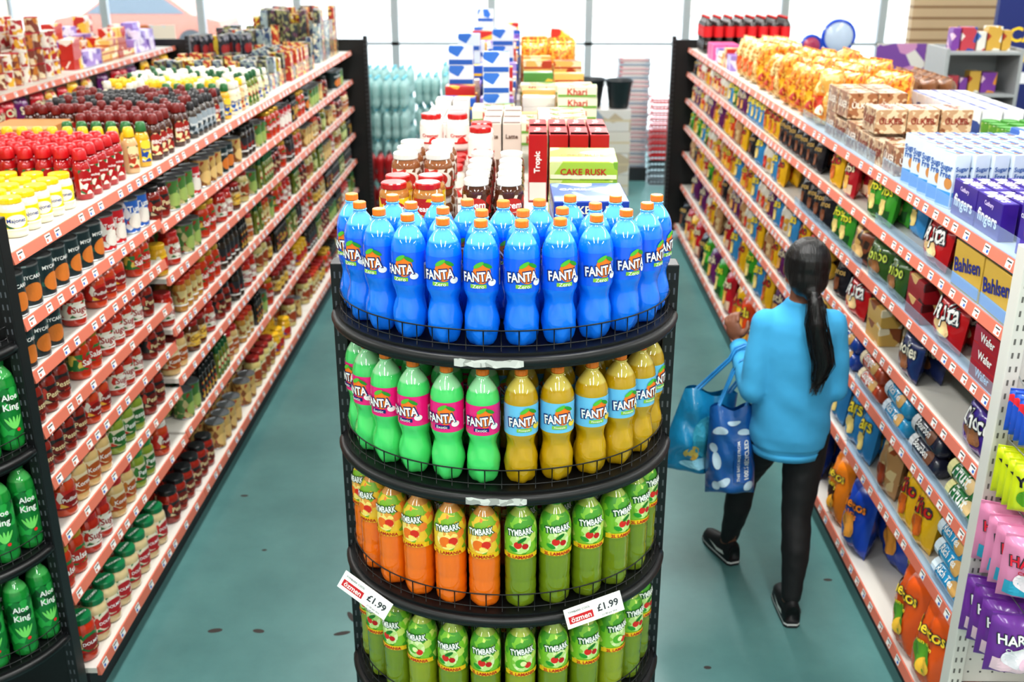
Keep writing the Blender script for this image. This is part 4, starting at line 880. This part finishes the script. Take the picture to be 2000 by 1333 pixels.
def hand(w,d,palmn,side):
    w=Vector(w);d=Vector(d).normalized();nrm=Vector(palmn).normalized(); sd=d.cross(nrm).normalized()*side
    pc=w+d*.045
    X=Matrix((sd,d,nrm)).transposed().to_4x4(); sph(body,pc,.036,.046,.015,SKIN,X); 
    for k,(o,ln) in enumerate(((-.027,.066),(-.009,.076),(.009,.07),(.026,.055))):
        p0=w+d*.08+sd*o; p1=p0+(d*.85+nrm*.5)*ln*.45; p2=p1+(d*.45+nrm*.9)*ln*.35; p3=p2+(nrm*1.0-d*.1)*ln*.25
        chain(body,[(p0,.0095),(p1,.009),(p2,.008),(p3,.007)],SKIN)
    t0=w+d*.02-sd*.03; t1=t0+(d*.6-sd*.7+nrm*.3)*.035; t2=t1+(d*.9-sd*.1+nrm*.4)*.03; chain(body,[(t0,.012),(t1,.0105),(t2,.0085)],SKIN)
hand(Vector(Lw)+Vector((-.004,.012,.012)),(-.25,.35,.85),(.5,.6,-.3),1); hand(Vector(Rw)+Vector((-.012,.015,.004)),(-.7,.45,.3),(0,.3,1),1)
RH=(1.125,py,.78);RK=(1.10,3.73,.43);RA=(1.083,3.615,.09)
LH=(.99,py+.01,.78);LK=(.935,4.0,.45);LA=(.912,4.065,.09)
legs=[[(RH,.085),((1.12,3.78,.62),.074),(RK,.052),((1.095,3.665,.3),.05),(RA,.032)],[(LH,.085),((.965,3.9,.63),.072),(LK,.052),((.925,4.015,.3),.05),(LA,.032)]]
for lg in legs: chain(body,lg,SKIN)
for A,d in((RA,Vector((0.02,1,0))),(LA,Vector((-.35,1,0)))):
    d=d.normalized(); A=Vector(A); chain(body,[(A,.032),(A+d*.06+Vector((0,0,-.045)),.03),(A+d*.14+Vector((0,0,-.058)),.022)],SKIN)
bm_=remesh(body,.0055,3,SKIN)
person=mk('person',bm_,label='person in blue sweatshirt and black leggings walking with shopping bags',cat='person')
fe=MB()
for sx in(-.028,.028):
    sph(fe,(px+sx,py+.088,1.462),.012,.008,.008,c('f4f0ec')); sph(fe,(px+sx,py+.095,1.462),.005,.003,.005,c('1a0f0a'))
mk('eyes',fe,person)
SW=bpy.data.materials.new('light_blue_sweatshirt'); SW.use_nodes=True; nt=SW.node_tree; b=nt.nodes['Principled BSDF']; b.inputs['Base Color'].default_value=lin('44a6d6'); b.inputs['Roughness'].default_value=.9
tc=nt.nodes.new('ShaderNodeTexCoord'); nn=nt.nodes.new('ShaderNodeTexNoise'); nn.inputs['Scale'].default_value=9; nn.inputs['Detail'].default_value=2; bp=nt.nodes.new('ShaderNodeBump'); bp.inputs['Strength'].default_value=.3; bp.inputs['Distance'].default_value=.02
nt.links.new(tc.outputs['Object'],nn.inputs[0]); nt.links.new(nn.outputs[0],bp.inputs['Height']); nt.links.new(bp.outputs[0],b.inputs['Normal'])
sw=MB()
loft(sw,[(.70,px,py,.142,.122),(.725,px,py,.15,.13),(.78,px,py,.16,.137),(.9,px,py,.152,.127),(1.03,px,py,.150,.122),(1.15,px,py,.157,.118),(1.22,px,py,.152,.107),(1.255,px,py,.134,.095),(1.285,px,py+.002,.098,.078),(1.31,px,py+.003,.068,.065),(1.328,px,py+.004,.062,.06)],SW)
chain(sw,[(Ls,.060),((.903,py-.014,1.1),.057),(Le,.055),((.88,3.89,1.01),.051),((.872,3.965,1.045),.044)],SW)
chain(sw,[(Rs,.060),((1.198,py-.012,1.1),.057),(Re,.055),((1.15,3.9,1.0),.05),((1.115,3.96,1.03),.042)],SW)
def folds(p):
    q=Vector((p.x*5,p.y*5,p.z*9)); d=.006*noise.noise(q)
    d+=.0025*sin(p.z*42+p.x*30+3*noise.noise(p*5))*max(0,min(1,(1.12-p.z)*5))
    if p.z<.73: d-=.004
    return d
mk('sweatshirt',remesh(sw,.008,8,SW,folds),person)
cf=MB()
for (p,q,r) in(((.872,3.965,1.045),(.866,4.0,1.062),.037),((1.115,3.96,1.03),(1.10,3.982,1.038),.035)): tube(cf,[p,q],[r+.004,r],SW,20)
loft(cf,[(.683,px,py,.142,.122),(.712,px,py,.146,.126)],SW); mk('ribbed_cuff',cf,person)
LG=c('0c0d11',.7,name='black_legging')
lm=MB(); loft(lm,[(.69,px,py,.13,.105),(.80,px,py,.145,.112),(.88,px,py,.13,.1)],LG)
for lg in legs: chain(lm,[(p,r+.008) for p,r in lg[:-1]]+[((lg[-1][0][0],lg[-1][0][1],.115),.04)],LG)
mk('leggings',remesh(lm,.009,4,LG,lambda p:.0035*noise.noise(p*22)),person)
def shoe(A,d):
    d=Vector(d).normalized(); ang=math.atan2(-d.x,d.y); X=Matrix.Translation((A[0],A[1],0))@Matrix.Rotation(ang,4,'Z')
    u=MB(); secs=[(-.055,.028,.075),(-.045,.034,.09),(-.01,.036,.095),(.04,.038,.078),(.09,.042,.058),(.14,.042,.045),(.175,.032,.036),(.19,.014,.028)]
    vs=[];fs=[];sg=16
    for y,hw,h in secs:
        for k in range(sg):
            a=pi*k/(sg-1); vs.append((hw*cos(a),y,.022+h*max(0,sin(a))**.7))
    n=len(secs)
    for i in range(n-1):
        for k in range(sg-1): fs.append((i*sg+k,i*sg+k+1,(i+1)*sg+k+1,(i+1)*sg+k))
        fs.append((i*sg+sg-1,i*sg,(i+1)*sg,(i+1)*sg+sg-1))
    fs+=[tuple(range(sg)),tuple(reversed(range((n-1)*sg,n*sg)))]
    u.add(vs,fs,c('131417',.6),True,X)
    for sx in(-1,1):
        pts=[(sx*.0445,.10,.055),(sx*.043,.03,.035),(sx*.040,-.03,.045),(sx*.040,-.015,.058),(sx*.042,.03,.05)]
        u.add([X@Vector(p) for p in pts],[(0,1,2,3,4)],WHITE)
    sh=mk('shoe',u,person)
    s=MB(); ol=[(-.032,-.05),(-.02,-.063),(.02,-.063),(.032,-.05),(.036,0),(.043,.1),(.042,.15),(.03,.185),(0,.2),(-.03,.185),(-.042,.15),(-.043,.1),(-.036,0)]; n=len(ol)
    s.add([(x,y,.001) for x,y in ol]+[(x*.97,y*.98,.026) for x,y in ol],[tuple(reversed(range(n))),tuple(range(n,2*n))]+[(i,(i+1)%n,n+(i+1)%n,n+i) for i in range(n)],c('1a1b1e',.6),False,X)
    s.add([(x*1.02,y*1.01,.012) for x,y in ol]+[(x*1.0,y*1.0,.02) for x,y in ol],[(i,(i+1)%n,n+(i+1)%n,n+i) for i in range(n)],c('d8d8d8',.5),False,X)
    mk('sole',s,sh)
shoe(RA,(.02,1,0)); shoe(LA,(-.35,1,0))
HR=bpy.data.materials.new('black_hair'); HR.use_nodes=True; nt=HR.node_tree; b=nt.nodes['Principled BSDF']; b.inputs['Base Color'].default_value=lin('0c0a0b'); b.inputs['Roughness'].default_value=.38; b.inputs['Anisotropic'].default_value=.5
tc=nt.nodes.new('ShaderNodeTexCoord'); mpn=nt.nodes.new('ShaderNodeMapping'); mpn.inputs['Scale'].default_value=(220,60,14); nn=nt.nodes.new('ShaderNodeTexNoise'); nn.inputs['Scale'].default_value=1; bp=nt.nodes.new('ShaderNodeBump'); bp.inputs['Strength'].default_value=.6; bp.inputs['Distance'].default_value=.004
nt.links.new(tc.outputs['Object'],mpn.inputs[0]); nt.links.new(mpn.outputs[0],nn.inputs[0]); nt.links.new(nn.outputs[0],bp.inputs['Height']); nt.links.new(bp.outputs[0],b.inputs['Normal'])
hm=MB(); sph(hm,(px,py-.012,1.472),.088,.096,.104,HR); sph(hm,(px,py-.05,1.425),.076,.06,.075,HR); sph(hm,(px+.005,py-.09,1.385),.035,.03,.035,HR)
mk('hair',remesh(hm,.007,3,HR,lambda p:.0022*noise.noise(Vector((p.x*90,p.y*30,p.z*12)))),person)
pt=MB(); PT=[((px+.008,py-.105,1.385),.018),((px+.012,py-.135,1.35),.026),((px+.016,py-.152,1.28),.033),((px+.04,py-.15,1.2),.035),((px+.06,py-.147,1.12),.032),((px+.048,py-.15,1.06),.022),((px+.035,py-.15,1.03),.008)]
chain(pt,PT,HR); mk('ponytail',remesh(pt,.006,2,HR,lambda p:.004*noise.noise(Vector((p.x*70,p.y*50,p.z*9)))),person)
st=MB()
for i in range(110):
    ox,oy=R.uniform(-1,1),R.uniform(-1,.3)
    tube(st,[Vector(p)+Vector((ox*r*1.15+.006*sin(i+k),oy*r*.95,0))+ (Vector((R.uniform(-.01,.02),0,R.uniform(-.04,.02))) if k==6 else Vector()) for k,(p,r) in enumerate(PT)],[.0015]*6+[.0006],HR,4)
mk('hair_strands',st,person)
tie=MB(); tube(tie,[(px+.01+.02*cos(a),py-.118+.018*sin(a),1.372+.006*cos(a)) for a in [2*pi*k/16 for k in range(16)]],.006,c('2a1c20',.6),6,True); mk('hair_tie',tie,person)
def shopper(name,cn,w,h,d,rz,mat,label,dec,lean=0,top=.8):
    m=MB(); nx,nz=20,18; X=Matrix.Translation(cn)@Matrix.Rotation(rz,4,'Z')@Matrix.Rotation(lean,4,'Y')
    def T(x,z):
        u=min(1,abs(2*x/w)); q=z/h
        return d/2*(1-u**4)**.6*(min(1,(q/.12)**.5) if q<.12 else 1)*(1-.75*max(0,(q-.5)/.5)**1.5)*(1+.16*sin(23*x+30*z)+.14*sin(41*z-17*x)+.08*sin(70*x+50*z))+.001
    def W(x,z): q=z/h; return x*(top+(1-top)*min(1,1.4*(1-q)))
    for s in(1,-1):
        vs=[(W(-w/2+w*i/nx,h*j/nz),-s*T(-w/2+w*i/nx,h*j/nz),h*j/nz+ .012*sin(9*i/nx)*(j/nz)) for j in range(nz+1) for i in range(nx+1)]
        fs=[(j*(nx+1)+i,j*(nx+1)+i+1,(j+1)*(nx+1)+i+1,(j+1)*(nx+1)+i)[::s] for j in range(nz) for i in range(nx)]
        m.add(vs,fs,mat,True,X)
    mp=lambda x,z,l:X@Vector((W(x,z),-T(x,z)-.0035-.0012*l,z+.012*sin(9*(x/w+.5))*(z/h)))
    dec(m,mp)
    r=mk(name,m,label=label,cat='bag'); return r,X
def decA(m,mp):
    d_ell(m,0.02,.2,.085,.1,c('3aa4c0'),mp,1,rings=6); d_ell(m,.05,.26,.05,.045,MP('c8a040','e0c878','8a6a24',40),mp,2,rings=5,rot=.4); d_ell(m,-.05,.12,.04,.03,MP('d8c060','c8a040','3a8ab0',40),mp,2,rings=4); d_ell(m,0,.08,.09,.02,c('8cc4d8'),mp,2,rings=5,rot=.2)
BA,XA=shopper('shopping_bag',(.70,3.965,.50),.29,.37,.16,.15,c('188cbc',.3,coat=.4,bump=.5,bscale=20),'crumpled turquoise plastic shopping bag held by the person',decA,lean=.18)
def decB(m,mp):
    for (x,z,a,b2,r) in((-.05,.3,.035,.016,.3),(.055,.29,.03,.012,-.3),(-.06,.17,.018,.035,.2),(-.075,.22,.016,.02,.4),(.01,.34,.03,.010,0),(-.03,.08,.03,.015,.5),(-.06,.06,.015,.02,0),(.07,.06,.02,.02,.2)): d_ell(m,x,z,a,b2,c('c8e0f0'),mp,1,rot=r,rings=3)
    d_rect(m,.01,.08,.08,.27,c('0f5aa8'),mp,2,6,10)
    d_text(m,'100% RECYCLED',.17,.062,.175,WHITE,mp,3,rot=pi/2,bold=.03); d_text(m,'THIS BAG IS MADE FROM',.18,.03,.175,WHITE,mp,3,rot=pi/2,bold=.02)
BB,XB=shopper('shopping_bag',(.845,3.84,.465),.2,.39,.12,-.1,c('1260ac',.3,coat=.4,bump=.4,bscale=20),'dark blue printed recycled shopping bag hanging from the forearm',decB,lean=-.05,top=.85)
for root,X,hw,h,tp in((BA,XA,.07,.37,(.877,3.93,1.075)),(BB,XB,.055,.39,(.884,3.875,1.05))):
    for sy in(-.012,.012):
        a=X@Vector((-hw,sy,h-.01)); b_=X@Vector((hw,sy,h-.01)); t=Vector(tp)+Vector((0,sy,0)); m=MB()
        t1=t+Vector((-.055,0,-.05)); t2=t+Vector((.052,0,-.05)); pts=[a,a.lerp(t1,.5),t1,t+Vector((-.035,0,-.005)),t+Vector((0,0,.012)),t+Vector((.035,0,-.005)),t2,b_.lerp(t2,.5),b_]
        tube(m,pts,.0055,c('2a8ac8',.4),6); mk('handle',m,root)
# ------------------------------------------------------------------ realise placements
CAM=Vector((0,0,2.6))
mc={}
for kind,lst in PL.items():
    for var in sorted({t[0] for t in lst}):
        parts=PROTO[(kind,var)][1](0); comb=MB()
        for _,p in parts: comb.join(p)
        mc[(kind,var)]=([(n,p.mesh(kind+'_'+n)) for n,p in parts],comb.mesh(kind))
lo={}
def lomb(kind,var):
    k=(kind,var)
    if k not in lo:
        comb=MB()
        for _,p in PROTO[k][1](1): comb.join(p)
        lo[k]=comb
    return lo[k]
HERO={'soda_bottle','juice_bottle','aloe_bottle'}
cnt=0
for kind,lst in PL.items():
    lst.sort(key=lambda t:(Vector(t[1:4])-CAM).length)
    for (var,x,y,z,rz,grp,tilt,s) in lst[:300]:
        parts,comb=mc[(kind,var)]; dim,_,lab,cat=PROTO[(kind,var)]
        dist=(Vector((x,y,z))-CAM).length
        Mx=Matrix.Translation((x,y,z))@Matrix.Rotation(rz,4,'Z')@Matrix.Rotation(tilt,4,'X')@Matrix.Scale(s,4)
        if kind in HERO: 
            o=bpy.data.objects.new(kind,None); o.empty_display_size=.05; ch=parts
        elif len(parts)>1 and dist<4.9:
            o=bpy.data.objects.new(kind,parts[0][1]); ch=parts[1:]
        else: o=bpy.data.objects.new(kind,comb); ch=[]
        o.matrix_world=Mx; COL.objects.link(o); o['label']=lab; o['category']=cat; o['group']=grp
        for n,me in ch:
            cobj=bpy.data.objects.new(n,me); cobj.parent=o; COL.objects.link(cobj); cnt+=1
        cnt+=1
    rest=lst[300:]
    if rest:
        mb=MB()
        for (var,x,y,z,rz,grp,tilt,s) in rest: mb.join(lomb(kind,var),Matrix.Translation((x,y,z))@Matrix.Rotation(rz,4,'Z')@Matrix.Rotation(tilt,4,'X')@Matrix.Scale(s,4))
        mk(kind+'_rows',mb,label='rows of %ss filling the far shelves'%kind.replace('_',' '),cat=PROTO[(kind,rest[0][0])][3],kind='stuff')
print('objects',cnt)
w=bpy.data.worlds.new('World'); scene.world=w; w.use_nodes=True; bg=w.node_tree.nodes['Background']; bg.inputs[0].default_value=(.93,.96,1,1); bg.inputs[1].default_value=4.8
cd=bpy.data.cameras.new('Camera'); cam=bpy.data.objects.new('Camera',cd); COL.objects.link(cam)
cam.location=(0,0,2.6); cam.rotation_euler=(math.radians(90-20.9),0,math.radians(.894)); cd.lens=36.6; cd.sensor_width=36; cd.clip_end=200
cd.dof.use_dof=True; cd.dof.focus_distance=2.45; cd.dof.aperture_fstop=4
scene.camera=cam
scene.view_settings.view_transform='Standard'; scene.view_settings.look='None'; scene.view_settings.gamma=.9; scene.view_settings.exposure=.06
